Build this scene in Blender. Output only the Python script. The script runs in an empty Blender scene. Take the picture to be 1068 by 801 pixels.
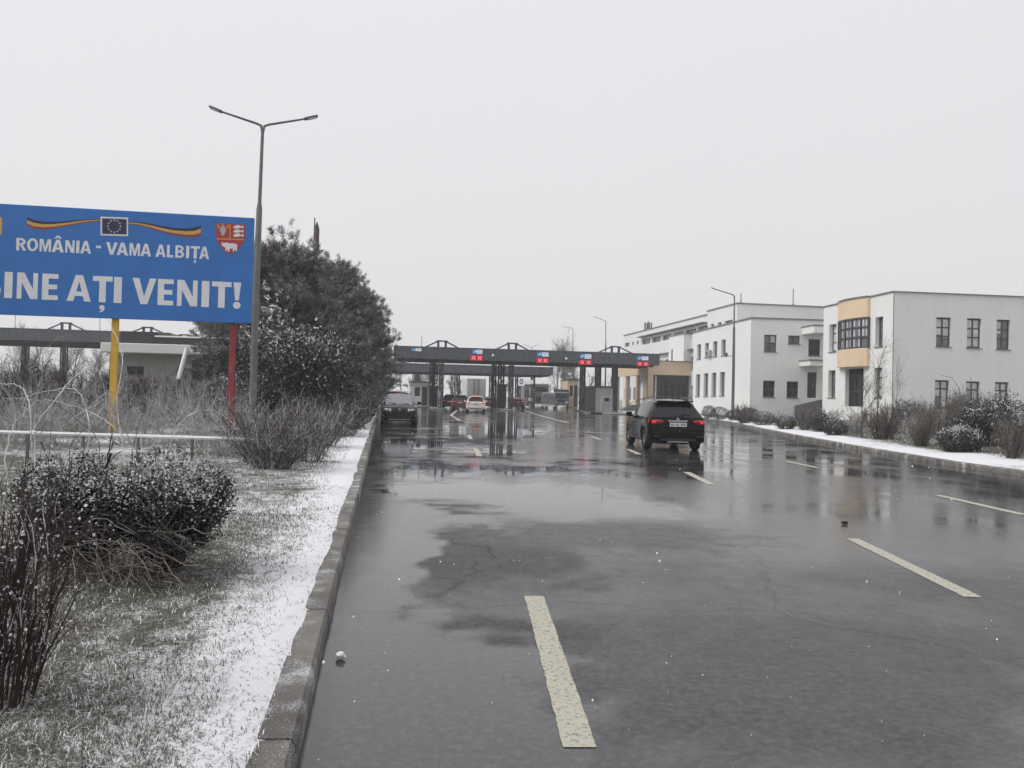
import bpy, math, random
import numpy as np
from mathutils import Matrix, Vector

SC = bpy.context.scene
COL = SC.collection
PI = math.pi
RNG = np.random.default_rng(7)
random.seed(7)

# ------------------------------------------------------------------ camera
FPX, CAMH = 800.0, 1.6
PITCH, ROLL = math.radians(0.93), math.radians(1.3)
_R = np.array([1.0, 0, 0]); _F = np.array([0, math.cos(PITCH), math.sin(PITCH)]); _U = np.array([0, -math.sin(PITCH), math.cos(PITCH)])
CR = math.cos(ROLL)*_R + math.sin(ROLL)*_U
CU = math.cos(ROLL)*_U - math.sin(ROLL)*_R
CP = np.array([0, 0, CAMH])
cam = bpy.data.cameras.new('camera'); cam_o = bpy.data.objects.new('camera', cam); COL.objects.link(cam_o)
cam.sensor_width = 36; cam.lens = FPX/1068*36; cam.clip_start = 0.1; cam.clip_end = 3000
cam_o.matrix_world = Matrix(((CR[0], CU[0], -_F[0], 0), (CR[1], CU[1], -_F[1], 0), (CR[2], CU[2], -_F[2], CAMH), (0, 0, 0, 1)))
SC.camera = cam_o

def ray(px, py): return _F + (px-534)/FPX*CR + (400.5-py)/FPX*CU
def G(px, py, z=0.0):
    v = ray(px, py); return CP + v*((z-CAMH)/v[2])
def P(px, py, Y):
    v = ray(px, py); return CP + v*(Y/v[1])
def XY(px, Y, py=415): return P(px, py, Y)[:2]

# ------------------------------------------------------------------ materials
def mat(name, col=(.5, .5, .5), rough=.6, metal=0.0, var=0.0, scale=4.0, bump=0.0, bscale=40.0, emit=None, spec=.5, var2=None, coat=0.0):
    m = bpy.data.materials.new(name); m.use_nodes = True
    nt = m.node_tree; b = nt.nodes['Principled BSDF']
    b.inputs['Base Color'].default_value = (*col, 1); b.inputs['Roughness'].default_value = rough
    b.inputs['Metallic'].default_value = metal; b.inputs['Specular IOR Level'].default_value = spec
    b.inputs['Coat Weight'].default_value = coat
    if var > 0 or var2 or bump:
        tc = nt.nodes.new('ShaderNodeTexCoord')
    if var > 0 or var2:
        n = nt.nodes.new('ShaderNodeTexNoise'); n.inputs['Scale'].default_value = scale; n.inputs['Detail'].default_value = 5
        nt.links.new(tc.outputs['Object'], n.inputs['Vector'])
        r = nt.nodes.new('ShaderNodeValToRGB')
        r.color_ramp.elements[0].position = .32; r.color_ramp.elements[1].position = .68
        a = var2 if var2 else tuple(c*(1-var) for c in col)
        z = col if var2 else tuple(min(1, c*(1+var)) for c in col)
        r.color_ramp.elements[0].color = (*a, 1); r.color_ramp.elements[1].color = (*z, 1)
        nt.links.new(n.outputs['Fac'], r.inputs['Fac']); nt.links.new(r.outputs['Color'], b.inputs['Base Color'])
    if bump:
        n2 = nt.nodes.new('ShaderNodeTexNoise'); n2.inputs['Scale'].default_value = bscale; n2.inputs['Detail'].default_value = 3
        nt.links.new(tc.outputs['Object'], n2.inputs['Vector'])
        bp = nt.nodes.new('ShaderNodeBump'); bp.inputs['Strength'].default_value = bump; bp.inputs['Distance'].default_value = .02
        nt.links.new(n2.outputs['Fac'], bp.inputs['Height']); nt.links.new(bp.outputs['Normal'], b.inputs['Normal'])
    if emit:
        b.inputs['Emission Color'].default_value = (*emit[0], 1); b.inputs['Emission Strength'].default_value = emit[1]
    return m

M = {}
def dm(key, *a, **k): M[key] = mat(key, *a, **k); return M[key]
dm('snow', (.84, .85, .88), .75, var=.03, scale=9, bump=.3, bscale=60)
dm('wall', (.76, .76, .75), .85, var=.045, scale=.5, bump=.15, bscale=90)
dm('wall_far', (.72, .72, .715), .85, var=.04, scale=.4)
dm('peach', (.78, .60, .41), .8, var=.04, scale=.8)
dm('peach_dull', (.70, .54, .38), .8, var=.05, scale=.6)
dm('coping', (.20, .20, .205), .6)
dm('frame', (.055, .062, .068), .5)
dm('glass', (.012, .013, .016), .06, spec=.4)
dm('glass_grey', (.15, .16, .175), .12, var=.3, scale=1.2)
dm('curtain', (.60, .61, .62), .5, var=.25, scale=3.0)
dm('door', (.045, .047, .05), .35)
dm('stone', (.16, .16, .165), .8, var=.25, scale=6)
dm('concrete', (.26, .25, .235), .85, var=.2, scale=2, bump=.3)
dm('concrete_wall', (.40, .39, .37), .9, var=.12, scale=.6)
dm('galv', (.15, .15, .152), .5, metal=.3, var=.15, scale=3)
dm('steel_blue', (.022, .034, .055), .45, var=.2, scale=2)
dm('steel_dark', (.012, .015, .021), .5)
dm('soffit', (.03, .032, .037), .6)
dm('roof_top', (.35, .36, .38), .7)
dm('ac_white', (.45, .45, .45), .5)
dm('white_paint', (.75, .75, .75), .4)
dm('yellow', (.66, .40, .045), .5, var=.12, scale=5)
dm('red', (.26, .025, .03), .5, var=.15, scale=5)
dm('board', (.014, .155, .50), .42, var=.07, scale=1.6, bump=.05, bscale=20)
dm('letter', (.74, .75, .78), .5, var=.05, scale=3)
dm('flag_blue', (.012, .014, .075), .5)
dm('band_blue', (.012, .012, .04), .5)
dm('band_yellow', (.60, .36, .08), .5)
dm('band_red', (.30, .03, .025), .5)
dm('shield_red', (.42, .03, .03), .5)
dm('star', (.62, .56, .42), .5)
dm('silver', (.42, .43, .44), .4)
dm('black_paint', (.002, .0022, .0035), .10, spec=.2)
dm('black_suv', (.004, .0045, .0055), .2, spec=.25, var=.3, scale=3)
dm('white_car', (.74, .72, .66), .25, var=.1, scale=2)
dm('red_car', (.16, .012, .014), .22)
dm('dark_red_car', (.09, .02, .022), .3)
dm('grey_van', (.24, .25, .255), .45, var=.12, scale=1.5)
dm('blue_truck', (.12, .17, .24), .4)
dm('trailer', (.62, .65, .64), .55, var=.08, scale=.7)
dm('bus_body', (.20, .21, .20), .4, var=.15, scale=.8)
dm('plastic', (.02, .02, .021), .55)
dm('rubber', (.012, .012, .012), .75, bump=.2)
dm('rim', (.32, .33, .34), .3, metal=.8)
dm('lamp_red', (.26, .008, .01), .2, emit=((1, .05, .05), .06))
dm('tail_lit', (.42, .02, .015), .2, emit=((1, .10, .06), .3))
dm('beacon_lit', (.8, .2, .05), .2, emit=((1, .33, .12), .55))
dm('lamp_clear', (.8, .82, .84), .25)
dm('screen_wet', (.26, .27, .28), .45, var=.3, scale=14)
dm('plate', (.62, .63, .64), .4)
dm('plate_ink', (.05, .05, .06), .5)
dm('sign_blue', (.03, .16, .42), .3, emit=((.06, .35, .8), .25))
dm('sign_white', (.75, .78, .82), .3, emit=((.85, .93, 1), .2))
dm('led_panel', (.20, .02, .03), .4, emit=((1, .06, .10), .16))
dm('led_lit', (.8, .05, .08), .4, emit=((1, .12, .16), .9))
dm('mesh_dark', (.035, .033, .034), .6, var=.4, scale=5)
dm('booth_grey', (.30, .305, .31), .55, var=.1, scale=1)
dm('bark', (.045, .036, .03), .9, var=.3, scale=8)
dm('twig_brown', (.075, .062, .055), .85, var=.3, scale=6)
dm('twig_dark', (.034, .017, .016), .75, var=.3, scale=6)
dm('twig_pale', (.26, .245, .23), .9, var=.25, scale=5)
dm('twig_snowy', (.58, .58, .59), .9, var=.35, scale=7)
dm('twig_far', (.10, .098, .096), .9, var=.25, scale=1)
dm('needle', (.070, .077, .075), .85, var=.35, scale=1.2)
dm('needle_pale', (.36, .37, .375), .8, var=.25, scale=2)
dm('frost', (.56, .57, .58), .8, var=.25, scale=8)
dm('leaf_box', (.013, .016, .012), .42, var=.4, scale=9)
dm('leaf_mag', (.024, .028, .024), .4, var=.4, scale=6)
dm('leaf_brown', (.05, .042, .03), .7, var=.3, scale=9)
dm('grass_straw', (.17, .155, .12), .8, var=.3, scale=14)
dm('grass_green', (.065, .07, .045), .7, var=.35, scale=11)
dm('skin', (.4, .25, .18), .6)
dm('jacket', (.5, .51, .53), .7)
dm('trousers', (.03, .03, .04), .8)
dm('hair', (.02, .015, .012), .8)
dm('marking', (.50, .48, .39), .6, bump=.5, bscale=150, var2=(.11, .11, .10), scale=34)
dm('litter', (.7, .7, .7), .8)
dm('flag_dull', (.10, .07, .065), .85, var=.35, scale=2)

nt_ = M['marking'].node_tree
for n_ in nt_.nodes:
    if n_.type == 'VALTORGB':
        n_.color_ramp.elements[0].position = .36; n_.color_ramp.elements[1].position = .50
    if n_.type == 'TEX_NOISE' and n_.inputs['Scale'].default_value < 100: n_.inputs['Roughness'].default_value = .78; n_.inputs['Detail'].default_value = 8
def streaks(key):
    nt = M[key].node_tree; b = nt.nodes['Principled BSDF']; src = b.inputs['Base Color'].links[0].from_socket
    tc = nt.nodes.new('ShaderNodeTexCoord'); mp = nt.nodes.new('ShaderNodeMapping'); mp.inputs['Scale'].default_value = (2.6, 2.6, .16)
    n = nt.nodes.new('ShaderNodeTexNoise'); n.inputs['Scale'].default_value = 1.0; n.inputs['Detail'].default_value = 7; n.inputs['Roughness'].default_value = .7
    r = nt.nodes.new('ShaderNodeValToRGB'); r.color_ramp.elements[0].position = .36; r.color_ramp.elements[1].position = .56
    r.color_ramp.elements[0].color = (.968, .965, .955, 1); r.color_ramp.elements[1].color = (1, 1, 1, 1)
    m = nt.nodes.new('ShaderNodeMixRGB'); m.blend_type = 'MULTIPLY'; m.inputs['Fac'].default_value = 1
    nt.links.new(tc.outputs['Object'], mp.inputs['Vector']); nt.links.new(mp.outputs[0], n.inputs['Vector']); nt.links.new(n.outputs['Fac'], r.inputs['Fac'])
    nt.links.new(src, m.inputs['Color1']); nt.links.new(r.outputs['Color'], m.inputs['Color2']); nt.links.new(m.outputs[0], b.inputs['Base Color'])
M['wall'].name; dm('wall', (.84, .84, .825), .85, var=.03, scale=.5, bump=.15, bscale=90); dm('wall_far', (.80, .80, .79), .85, var=.03, scale=.4)
for k_ in ('wall', 'wall_far', 'concrete_wall', 'yellow', 'red', 'board', 'fascia_' if False else 'peach'): streaks(k_)
def fascia_mat():
    m = dm('fascia', (.074, .086, .106), .5)
    nt = m.node_tree; b = nt.nodes['Principled BSDF']
    tc = nt.nodes.new('ShaderNodeTexCoord'); w = nt.nodes.new('ShaderNodeTexWave')
    w.wave_type = 'BANDS'; w.bands_direction = 'X'; w.inputs['Scale'].default_value = 1.05; w.inputs['Distortion'].default_value = .1
    nt.links.new(tc.outputs['Object'], w.inputs['Vector'])
    bp = nt.nodes.new('ShaderNodeBump'); bp.inputs['Strength'].default_value = .9; bp.inputs['Distance'].default_value = .06
    nt.links.new(w.outputs['Fac'], bp.inputs['Height']); nt.links.new(bp.outputs['Normal'], b.inputs['Normal'])
fascia_mat()

# ------------------------------------------------------------------ mesh helpers
def tagp(o, **k):
    for a, v in k.items():
        if v is not None: o[a] = v
    return o

class MB:
    """collects faces, then links them as one mesh object"""
    def __init__(s): s.v = []; s.f = []; s.m = []; s.mats = []; s.sm = []
    def mi(s, m):
        if m is None: m = 'concrete'
        if m not in s.mats: s.mats.append(m)
        return s.mats.index(m)
    def face(s, pts, m, smooth=False):
        n = len(s.v); s.v += [tuple(map(float, p)) for p in pts]; s.f.append(list(range(n, n+len(pts)))); s.m.append(s.mi(m)); s.sm.append(smooth)
    def grid(s, rows, m, closed=False, smooth=True):
        n = len(s.v); k = len(rows[0]); mm = s.mi(m)
        for r in rows: s.v += [tuple(map(float, p)) for p in r]
        for i in range(len(rows)-1):
            for j in range(k if closed else k-1):
                a = n+i*k+j; b = n+i*k+(j+1) % k; s.f.append([a, b, b+k, a+k]); s.m.append(mm); s.sm.append(smooth)
    def box(s, c, d, m, ax=None, bev=0.0):
        """box centred at c with full sizes d; ax = optional 3 axis vectors"""
        c = np.array(c, float); d = np.array(d, float)/2
        A = np.eye(3) if ax is None else np.array(ax, float)
        n = len(s.v); mm = s.mi(m)
        if bev <= 0:
            for sx, sy, sz in ((-1,-1,-1),(1,-1,-1),(1,1,-1),(-1,1,-1),(-1,-1,1),(1,-1,1),(1,1,1),(-1,1,1)):
                s.v.append(tuple(c + sx*d[0]*A[0] + sy*d[1]*A[1] + sz*d[2]*A[2]))
            for q in ((3,2,1,0),(4,5,6,7),(0,1,5,4),(1,2,6,5),(2,3,7,6),(3,0,4,7)):
                s.f.append([n+i for i in q]); s.m.append(mm); s.sm.append(False)
        else:
            bev = min(bev, .45*2*min(d)); idx = {}
            for sx in (-1, 1):
                for sy in (-1, 1):
                    for sz in (-1, 1):
                        for k in range(3):
                            off = [sx*(d[0]-(bev if k != 0 else 0)), sy*(d[1]-(bev if k != 1 else 0)), sz*(d[2]-(bev if k != 2 else 0))]
                            idx[(sx, sy, sz, k)] = len(s.v); s.v.append(tuple(c+off[0]*A[0]+off[1]*A[1]+off[2]*A[2]))
            def q(l): s.f.append([idx[i] for i in l]); s.m.append(mm); s.sm.append(False)
            for k in range(3):
                a, b = [i for i in range(3) if i != k]
                for sg in (-1, 1):
                    l = []
                    for sa, sb in ((-1,-1),(1,-1),(1,1),(-1,1)):
                        t = [0,0,0]; t[k] = sg; t[a] = sa; t[b] = sb; l.append((*t, k))
                    q(l if (sg > 0) == (k != 1) else l[::-1])
            for k in range(3):
                a, b = [i for i in range(3) if i != k]
                for sa in (-1, 1):
                    for sb in (-1, 1):
                        def e(sk, kk):
                            t = [0,0,0]; t[k] = sk; t[a] = sa; t[b] = sb; return (*t, kk)
                        q([e(-1, a), e(1, a), e(1, b), e(-1, b)])
            for sx in (-1, 1):
                for sy in (-1, 1):
                    for sz in (-1, 1): q([(sx, sy, sz, 0), (sx, sy, sz, 1), (sx, sy, sz, 2)])
        return s
    def tube(s, pts, rad, m, sides=8, cap=True, smooth=True):
        pts = [np.array(p, float) for p in pts]
        if not hasattr(rad, '__len__'): rad = [rad]*len(pts)
        rows = []; prev = None
        for i, p in enumerate(pts):
            t = pts[min(i+1, len(pts)-1)] - pts[max(i-1, 0)]; t /= (np.linalg.norm(t)+1e-9)
            if prev is None:
                h = np.array([0, 0, 1.]) if abs(t[2]) < .9 else np.array([1., 0, 0])
                u = np.cross(t, h)
            else: u = prev - t*np.dot(prev, t)
            u /= np.linalg.norm(u)+1e-9; w = np.cross(t, u); prev = u
            rows.append([p + rad[i]*(math.cos(2*PI*k/sides)*u + math.sin(2*PI*k/sides)*w) for k in range(sides)])
        s.grid(rows, m, closed=True, smooth=smooth)
        if cap: s.face(rows[0][::-1], m); s.face(rows[-1], m)
        return s
    def prism(s, poly, o, ex, ey, ez, depth, m, side=None):
        """polygon in (ex, ey) at o, extruded along ez"""
        o, ex, ey, ez = (np.array(q, float) for q in (o, ex, ey, ez))
        a = [o+ex*p[0]+ey*p[1] for p in poly]; b = [q+ez*depth for q in a]
        s.face(a[::-1], m); s.face(b, m); n = len(poly)
        for i in range(n): s.face([a[i], a[(i+1) % n], b[(i+1) % n], b[i]], side or m)
        return s
    def build(s, name, parent=None, loc=None, **tags):
        me = bpy.data.meshes.new(name); me.from_pydata(s.v, [], s.f)
        for k in s.mats: me.materials.append(M[k])
        me.polygons.foreach_set('material_index', s.m); me.polygons.foreach_set('use_smooth', s.sm)
        import bmesh
        bm = bmesh.new(); bm.from_mesh(me); bmesh.ops.remove_doubles(bm, verts=bm.verts, dist=1e-5)
        if not tags.pop('keep', False): bmesh.ops.recalc_face_normals(bm, faces=bm.faces)
        bm.to_mesh(me); bm.free()
        if any(s.sm): me.set_sharp_from_angle(angle=math.radians(40))
        o = bpy.data.objects.new(name, me); COL.objects.link(o)
        if parent is not None: o.parent = parent
        if loc is not None: o.location = loc
        return tagp(o, **tags)

def np_mesh(name, V, F, mats, mi=None, parent=None, smooth=False, **tags):
    me = bpy.data.meshes.new(name); V = np.asarray(V, np.float32); F = np.asarray(F, np.int32); k = F.shape[1]
    me.vertices.add(len(V)); me.vertices.foreach_set('co', V.ravel())
    me.loops.add(F.size); me.loops.foreach_set('vertex_index', F.ravel())
    me.polygons.add(len(F)); me.polygons.foreach_set('loop_start', np.arange(0, F.size, k, dtype=np.int32))
    me.polygons.foreach_set('loop_total', np.full(len(F), k, np.int32))
    for m in mats: me.materials.append(M[m])
    if mi is not None: me.polygons.foreach_set('material_index', np.asarray(mi, np.int32))
    if smooth: me.polygons.foreach_set('use_smooth', np.ones(len(F), bool))
    me.update(calc_edges=True); me.validate()
    o = bpy.data.objects.new(name, me); COL.objects.link(o)
    if parent is not None: o.parent = parent
    return tagp(o, **tags)

def thing(name, label, cat, loc=(0, 0, 0), rz=0.0, group=None):
    o = bpy.data.objects.new(name, None); COL.objects.link(o); o.empty_display_size = .2
    o.location = loc; o.rotation_euler = (0, 0, rz)
    return tagp(o, label=label, category=cat, group=group)

def copy_tree(o, parent=None):
    c = o.copy(); COL.objects.link(c)
    if parent is not None: c.parent = parent
    for ch in list(o.children): copy_tree(ch, c)
    return c

def unit(v):
    v = np.asarray(v, float); return v/(np.linalg.norm(v, axis=-1, keepdims=True)+1e-9)

# ------------------------------------------------------------------ plants
def tubes_np(paths, rad, sides=3):
    """paths (N,S,3), rad (N,S) -> V, F"""
    N, S, _ = paths.shape
    t = np.gradient(paths, axis=1); t = unit(t)
    h = np.where(np.abs(t[..., 2:3]) < .9, np.array([0, 0, 1.]), np.array([1., 0, 0]))
    u = unit(np.cross(t, h)); w = np.cross(t, u)
    a = np.arange(sides)*2*PI/sides
    V = paths[:, :, None, :] + rad[:, :, None, None]*(np.cos(a)[None, None, :, None]*u[:, :, None, :] + np.sin(a)[None, None, :, None]*w[:, :, None, :])
    base = (np.arange(N)*S*sides)[:, None, None]; i = np.arange(S-1)[None, :, None]; j = np.arange(sides)[None, None, :]
    a0 = base+i*sides+j; a1 = base+i*sides+(j+1) % sides
    F = np.stack([a0, a1, a1+sides, a0+sides], -1).reshape(-1, 4)
    return V.reshape(-1, 3), F

def rnd_dirs(rng, n): return unit(rng.normal(size=(n, 3)))

def make_paths(rng, o, d, L, S=5, bend=.15, droop=0.0, wig=.03):
    """quadratic paths from o along d with random bend"""
    n = len(o); s = np.linspace(0, 1, S)[None, :, None]
    b = rng.normal(size=(n, 1, 3))*bend*L[:, None, None]
    p = o[:, None, :] + d[:, None, :]*L[:, None, None]*s + b*s*s
    p[..., 2] -= droop*L[:, None]*(s[..., 0]**2)
    p[:, 1:] += rng.normal(size=(n, S-1, 3))*wig*L[:, None, None]
    return p

def sub_paths(rng, par, per, lo, hi, L, spread, up=.2, **k):
    """children growing out of parent paths"""
    N, S, _ = par.shape; n = N*per
    pi = np.repeat(np.arange(N), per); t = rng.uniform(lo, hi, n)*(S-1); i0 = np.minimum(t.astype(int), S-2); f = (t-i0)[:, None]
    o = par[pi, i0]*(1-f)+par[pi, i0+1]*f
    d = unit(par[pi, i0+1]-par[pi, i0]) + rnd_dirs(rng, n)*spread; d[:, 2] += up
    return make_paths(rng, o, unit(d), L*rng.uniform(.5, 1.15, n), **k)

def merge(parts):
    Vs, Fs, mi, off = [], [], [], 0
    for V, F, m in parts:
        Vs.append(V); Fs.append(F+off); off += len(V)
        mi.append(np.full(len(F), m) if np.isscalar(m) else np.asarray(m))
    return np.concatenate(Vs), np.concatenate(Fs), np.concatenate(mi)

def leaves_np(rng, pos, dirs, nrm, L, W):
    """diamond leaf quads"""
    n = len(pos); d = unit(dirs); s = unit(np.cross(d, nrm)); up = np.cross(s, d)
    L = (L*rng.uniform(.6, 1.3, n))[:, None]; W = (W*rng.uniform(.7, 1.25, n))[:, None]
    V = np.stack([pos, pos+d*L*.5+s*W*.5+up*L*.06, pos+d*L, pos+d*L*.5-s*W*.5+up*L*.06], 1).reshape(-1, 3)
    return V, np.arange(n*4).reshape(n, 4)

def twig_shrub(name, loc, h, r, label, cat='shrub', n1=26, n2=7, n3=4, mats=('twig_brown', 'twig_snowy'), rad=.010, up=.75, group=None, seed=1, snow=.15, buds=0, thick=1.0, spread=.6, rz=0, sides=3, leaf=None, base_r=.55):
    rng = np.random.default_rng(seed)
    a = rng.uniform(0, 2*PI, n1); q = np.sqrt(rng.uniform(0, 1, n1))
    o = np.stack([np.cos(a)*q*r*base_r, np.sin(a)*q*r*base_r, np.full(n1, -.05)], 1)
    lean = q*r/h
    d = unit(np.stack([np.cos(a)*lean*1.0, np.sin(a)*lean*1.0, np.full(n1, up+.2)], 1))
    L = h*rng.uniform(.72, 1.08, n1)/np.clip(d[:, 2], .5, 1)
    p1 = make_paths(rng, o, d, L, S=6, bend=.10, wig=.012)
    p2 = sub_paths(rng, p1, n2, .06, .95, h*.40, spread, up=.05, S=5, bend=.22, wig=.03)
    p3 = sub_paths(rng, p2, n3, .1, 1.0, h*.17, spread*1.7, up=.08, S=4, bend=.25)
    allp = np.concatenate([q.reshape(-1, 3) for q in (p1, p2, p3)])
    kz = h/np.percentile(allp[:, 2], 98.5); kr = r/np.percentile(np.hypot(allp[:, 0], allp[:, 1]), 94)
    for q in (p1, p2, p3): q *= np.array([kr, kr, kz])
    parts = []
    for p, r0, r1 in ((p1, rad*1.15, rad*.45), (p2, rad*.5, rad*.22), (p3, rad*.3, rad*.15)):
        ra = np.linspace(r0, r1, p.shape[1])[None, :]*rng.uniform(.6, 1.2, (len(p), 1))*thick
        V, F = tubes_np(p, ra, sides)
        m = (rng.uniform(size=len(p)) < snow).astype(int).repeat(len(F)//len(p))
        parts.append((V, F, m))
    allm = list(mats)
    if buds:
        e = p3[:, -1]; k = rng.integers(0, len(e), buds); pos = e[k]+rng.normal(size=(buds, 3))*.01
        V, F = leaves_np(rng, pos, rnd_dirs(rng, buds), rnd_dirs(rng, buds), .018, .014); parts.append((V, F, len(allm)-1))
    if leaf:
        key, nl, LL = leaf; e = p3.reshape(-1, 3); k = rng.integers(0, len(e), nl); allm.append(key)
        V, F = leaves_np(rng, e[k], rnd_dirs(rng, nl), rnd_dirs(rng, nl), LL, LL*.6); parts.append((V, F, len(allm)-1))
    V, F, mi = merge(parts)
    t = thing(name, label, cat, loc, rz, group)
    np_mesh('branches', V, F, allm, mi, t)
    return t

def leafy_shrub(name, loc, rx, ry, h, label, cat='shrub', n=2600, L=.05, mats=('leaf_box', 'frost'), snow=.35, seed=1, group=None, base=.06, lobes=5, rz=0, flat=.0, stems=14, ball=False, snowlow=.1):
    """evergreen: leaf clusters near the surface of a lumpy ellipsoid, real snow lying on the upper leaves"""
    rng = np.random.default_rng(seed)
    if ball: C = np.zeros((1, 3)); S = np.ones((1, 3))
    else:
        C = rng.uniform(-1, 1, (lobes, 3))*np.array([.5, .5, .38]); S = rng.uniform(.50, .72, (lobes, 1))*np.ones((1, 3))
        C = np.concatenate([C, [[0, 0, -.1]]]); S = np.concatenate([S, [[.7, .7, .75]]])
    nc = n//6
    k = rng.integers(0, len(C), nc); d = rnd_dirs(rng, nc)
    rr = (1 - np.abs(rng.normal(size=nc))*(.05 if ball else .13)).clip(.3, 1.02)
    if ball: rr += .03*np.sin(d[:, 0]*7+seed)*np.sin(d[:, 1]*6)
    u = C[k]+d*S[k]*rr[:, None]
    u[:, 2] = np.maximum(u[:, 2], -1.0)
    cp = u*np.array([rx, ry, (h-base)/2])+np.array([0, 0, base+(h-base)/2])
    pos = np.repeat(cp, 6, 0)+rng.normal(size=(nc*6, 3))*L*.8
    out = np.repeat(d, 6, 0)
    dirs = unit(out*.7+rnd_dirs(rng, nc*6)*.9+np.array([0, 0, .25])); nrm = unit(out+rnd_dirs(rng, nc*6)*.8+np.array([0, 0, .8]))
    V, F = leaves_np(rng, pos, dirs, nrm, L, L*.62)
    top = np.clip(out[:, 2]*1.1+.15, 0, 1)
    patch = np.repeat(np.sin(cp[:, 0]*9+seed)*np.sin(cp[:, 1]*8+2*seed)*.5+.5, 6)
    pr = np.clip(snowlow*.35*patch+snow*1.5*(top*(.35+.9*patch))**1.6, 0, .9)
    mi = (rng.uniform(size=len(F)) < pr).astype(int)
    t = thing(name, label, cat, loc, rz, group)
    np_mesh('foliage', V, F, mats, mi, t)
    a = rng.uniform(0, 2*PI, stems); o = np.stack([np.cos(a)*rx*.15, np.sin(a)*ry*.15, np.full(stems, -.05)], 1)
    e = cp[rng.integers(0, nc, stems)]*np.array([.8, .8, .9])
    LL = np.linalg.norm(e-o, axis=1); p = make_paths(rng, o, unit(e-o), LL, S=5, bend=.1)
    p2 = sub_paths(rng, p, 6, .3, 1, h*.3, .6)
    V1, F1 = tubes_np(p, np.full((len(p), 5), .010*max(1, h)), 4); V2, F2 = tubes_np(p2, np.full((len(p2), 5), .005*max(1, h)), 3)
    V, F, mi = merge([(V1, F1, 0), (V2, F2, 0)])
    np_mesh('stems', V, F, ['twig_dark'], mi, t)
    return t

def pine(name, loc, h, r, label, seed=1, crown_from=.18, group=None, lean=0., tufts=1500):
    rng = np.random.default_rng(seed)
    t = thing(name, label, 'tree', loc, 0, group)
    mb = MB(); bend = rng.normal(size=2)*.25
    tp = [np.array([bend[0]*math.sin(s*2.2)+lean*s, bend[1]*math.sin(s*2.0), s*h*.94-.1]) for s in np.linspace(0, 1, 9)]
    mb.tube(tp, list(np.linspace(.19, .03, 9)*h/9), 'bark', 8); mb.build('trunk', t)
    nl = int(52+h*4); z = rng.uniform(crown_from, .99, nl); z.sort()
    prof = r*np.clip(np.minimum(1.15*(1.04-z)**.62, .62+1.6*(z-crown_from)), .24, 1.1)*rng.uniform(.66, 1.14, nl)
    a = np.arange(nl)*2.4+rng.uniform(-.5, .5, nl)
    tpa = np.array(tp); o = np.stack([np.interp(z, np.linspace(0, .94, 9), tpa[:, i]) for i in range(3)], 1)
    el = np.interp(z, [crown_from, .6, 1], [.05, .25, .62])+rng.normal(size=nl)*.12
    d = np.stack([np.cos(a)*np.cos(el), np.sin(a)*np.cos(el), np.sin(el)], 1)
    p1 = make_paths(rng, o, d, prof, S=6, bend=.10, droop=.06, wig=.02)
    p2 = sub_paths(rng, p1, 11, .2, 1.0, r*.36, .75, up=.25, S=4)
    Va, Fa = tubes_np(p1, np.linspace(.045, .012, 6)[None]*np.ones((nl, 1))*h/9, 4)
    Vb, Fb = tubes_np(p2, np.linspace(.016, .007, 4)[None]*np.ones((len(p2), 1)), 3)
    V, F, mi = merge([(Va, Fa, 0), (Vb, Fb, 0)])
    np_mesh('limbs', V, F, ['bark'], mi, t)
    ends = np.concatenate([p2[:, -1], p2[:, 2], p1[:, -1], p1[:, 4]]); ax = unit(np.concatenate([p2[:, -1]-p2[:, -2]]*2+[p1[:, -1]-p1[:, -2]]*2))
    k = rng.integers(0, len(ends), tufts)
    c = ends[k]+rng.normal(size=(tufts, 3))*np.array([.11, .11, .07]); ad = unit(ax[k]+np.array([0, 0, .45])+rng.normal(size=(tufts, 3))*.3)
    per = 58; pos = np.repeat(c, per, 0)+np.repeat(ad, per, 0)*rng.uniform(-.12, .2, (tufts*per, 1))
    dirs = unit(np.repeat(ad, per, 0)*.85+rnd_dirs(rng, tufts*per))
    V, F = leaves_np(rng, pos, dirs, rnd_dirs(rng, tufts*per), .20, .0175)
    sn = np.repeat(rng.uniform(.08, .95, tufts), per)*np.clip(dirs[:, 2]+.45, 0, 1)
    mi = (rng.uniform(size=len(F)) < sn).astype(int)
    np_mesh('crown', V, F, ['needle', 'needle_pale'], mi, t)
    return t

def bare_tree_arrays(rng, h, n1=9, n2=6, n3=5, r0=.09, spreadk=.55):
    tr = make_paths(rng, np.array([[0, 0, -.1]]), np.array([[0, 0, 1.]]), np.array([h*.8]), S=8, bend=.05, wig=.008)
    p1 = sub_paths(rng, tr, n1, .28, .98, h*.45, spreadk, up=.25, S=6, bend=.1)
    p2 = sub_paths(rng, p1, n2, .25, 1., h*.22, .6, up=.2, S=5, bend=.15)
    p3 = sub_paths(rng, p2, n3, .2, 1., h*.10, .8, up=.15, S=4, bend=.2)
    k = h/8
    return [(tr, np.linspace(r0, r0*.3, 8)), (p1, np.linspace(r0*.32, r0*.1, 6)), (p2, np.linspace(r0*.14, r0*.06, 5)), (p3, np.linspace(r0*.075, r0*.05, 4))]

def bare_tree(name, loc, h, label, seed=1, m='twig_far', group=None, **k):
    rng = np.random.default_rng(seed); A = bare_tree_arrays(rng, h, **k)
    t = thing(name, label, 'tree', loc, 0, group)
    V, F = tubes_np(A[0][0], A[0][1][None], 7); np_mesh('trunk', V, F, [m], None, t, smooth=True)
    V, F, mi = merge([(*tubes_np(p, r[None]*np.ones((len(p), 1)), 3), 0) for p, r in A[1:]])
    np_mesh('crown', V, F, [m], mi, t)
    return t
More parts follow.
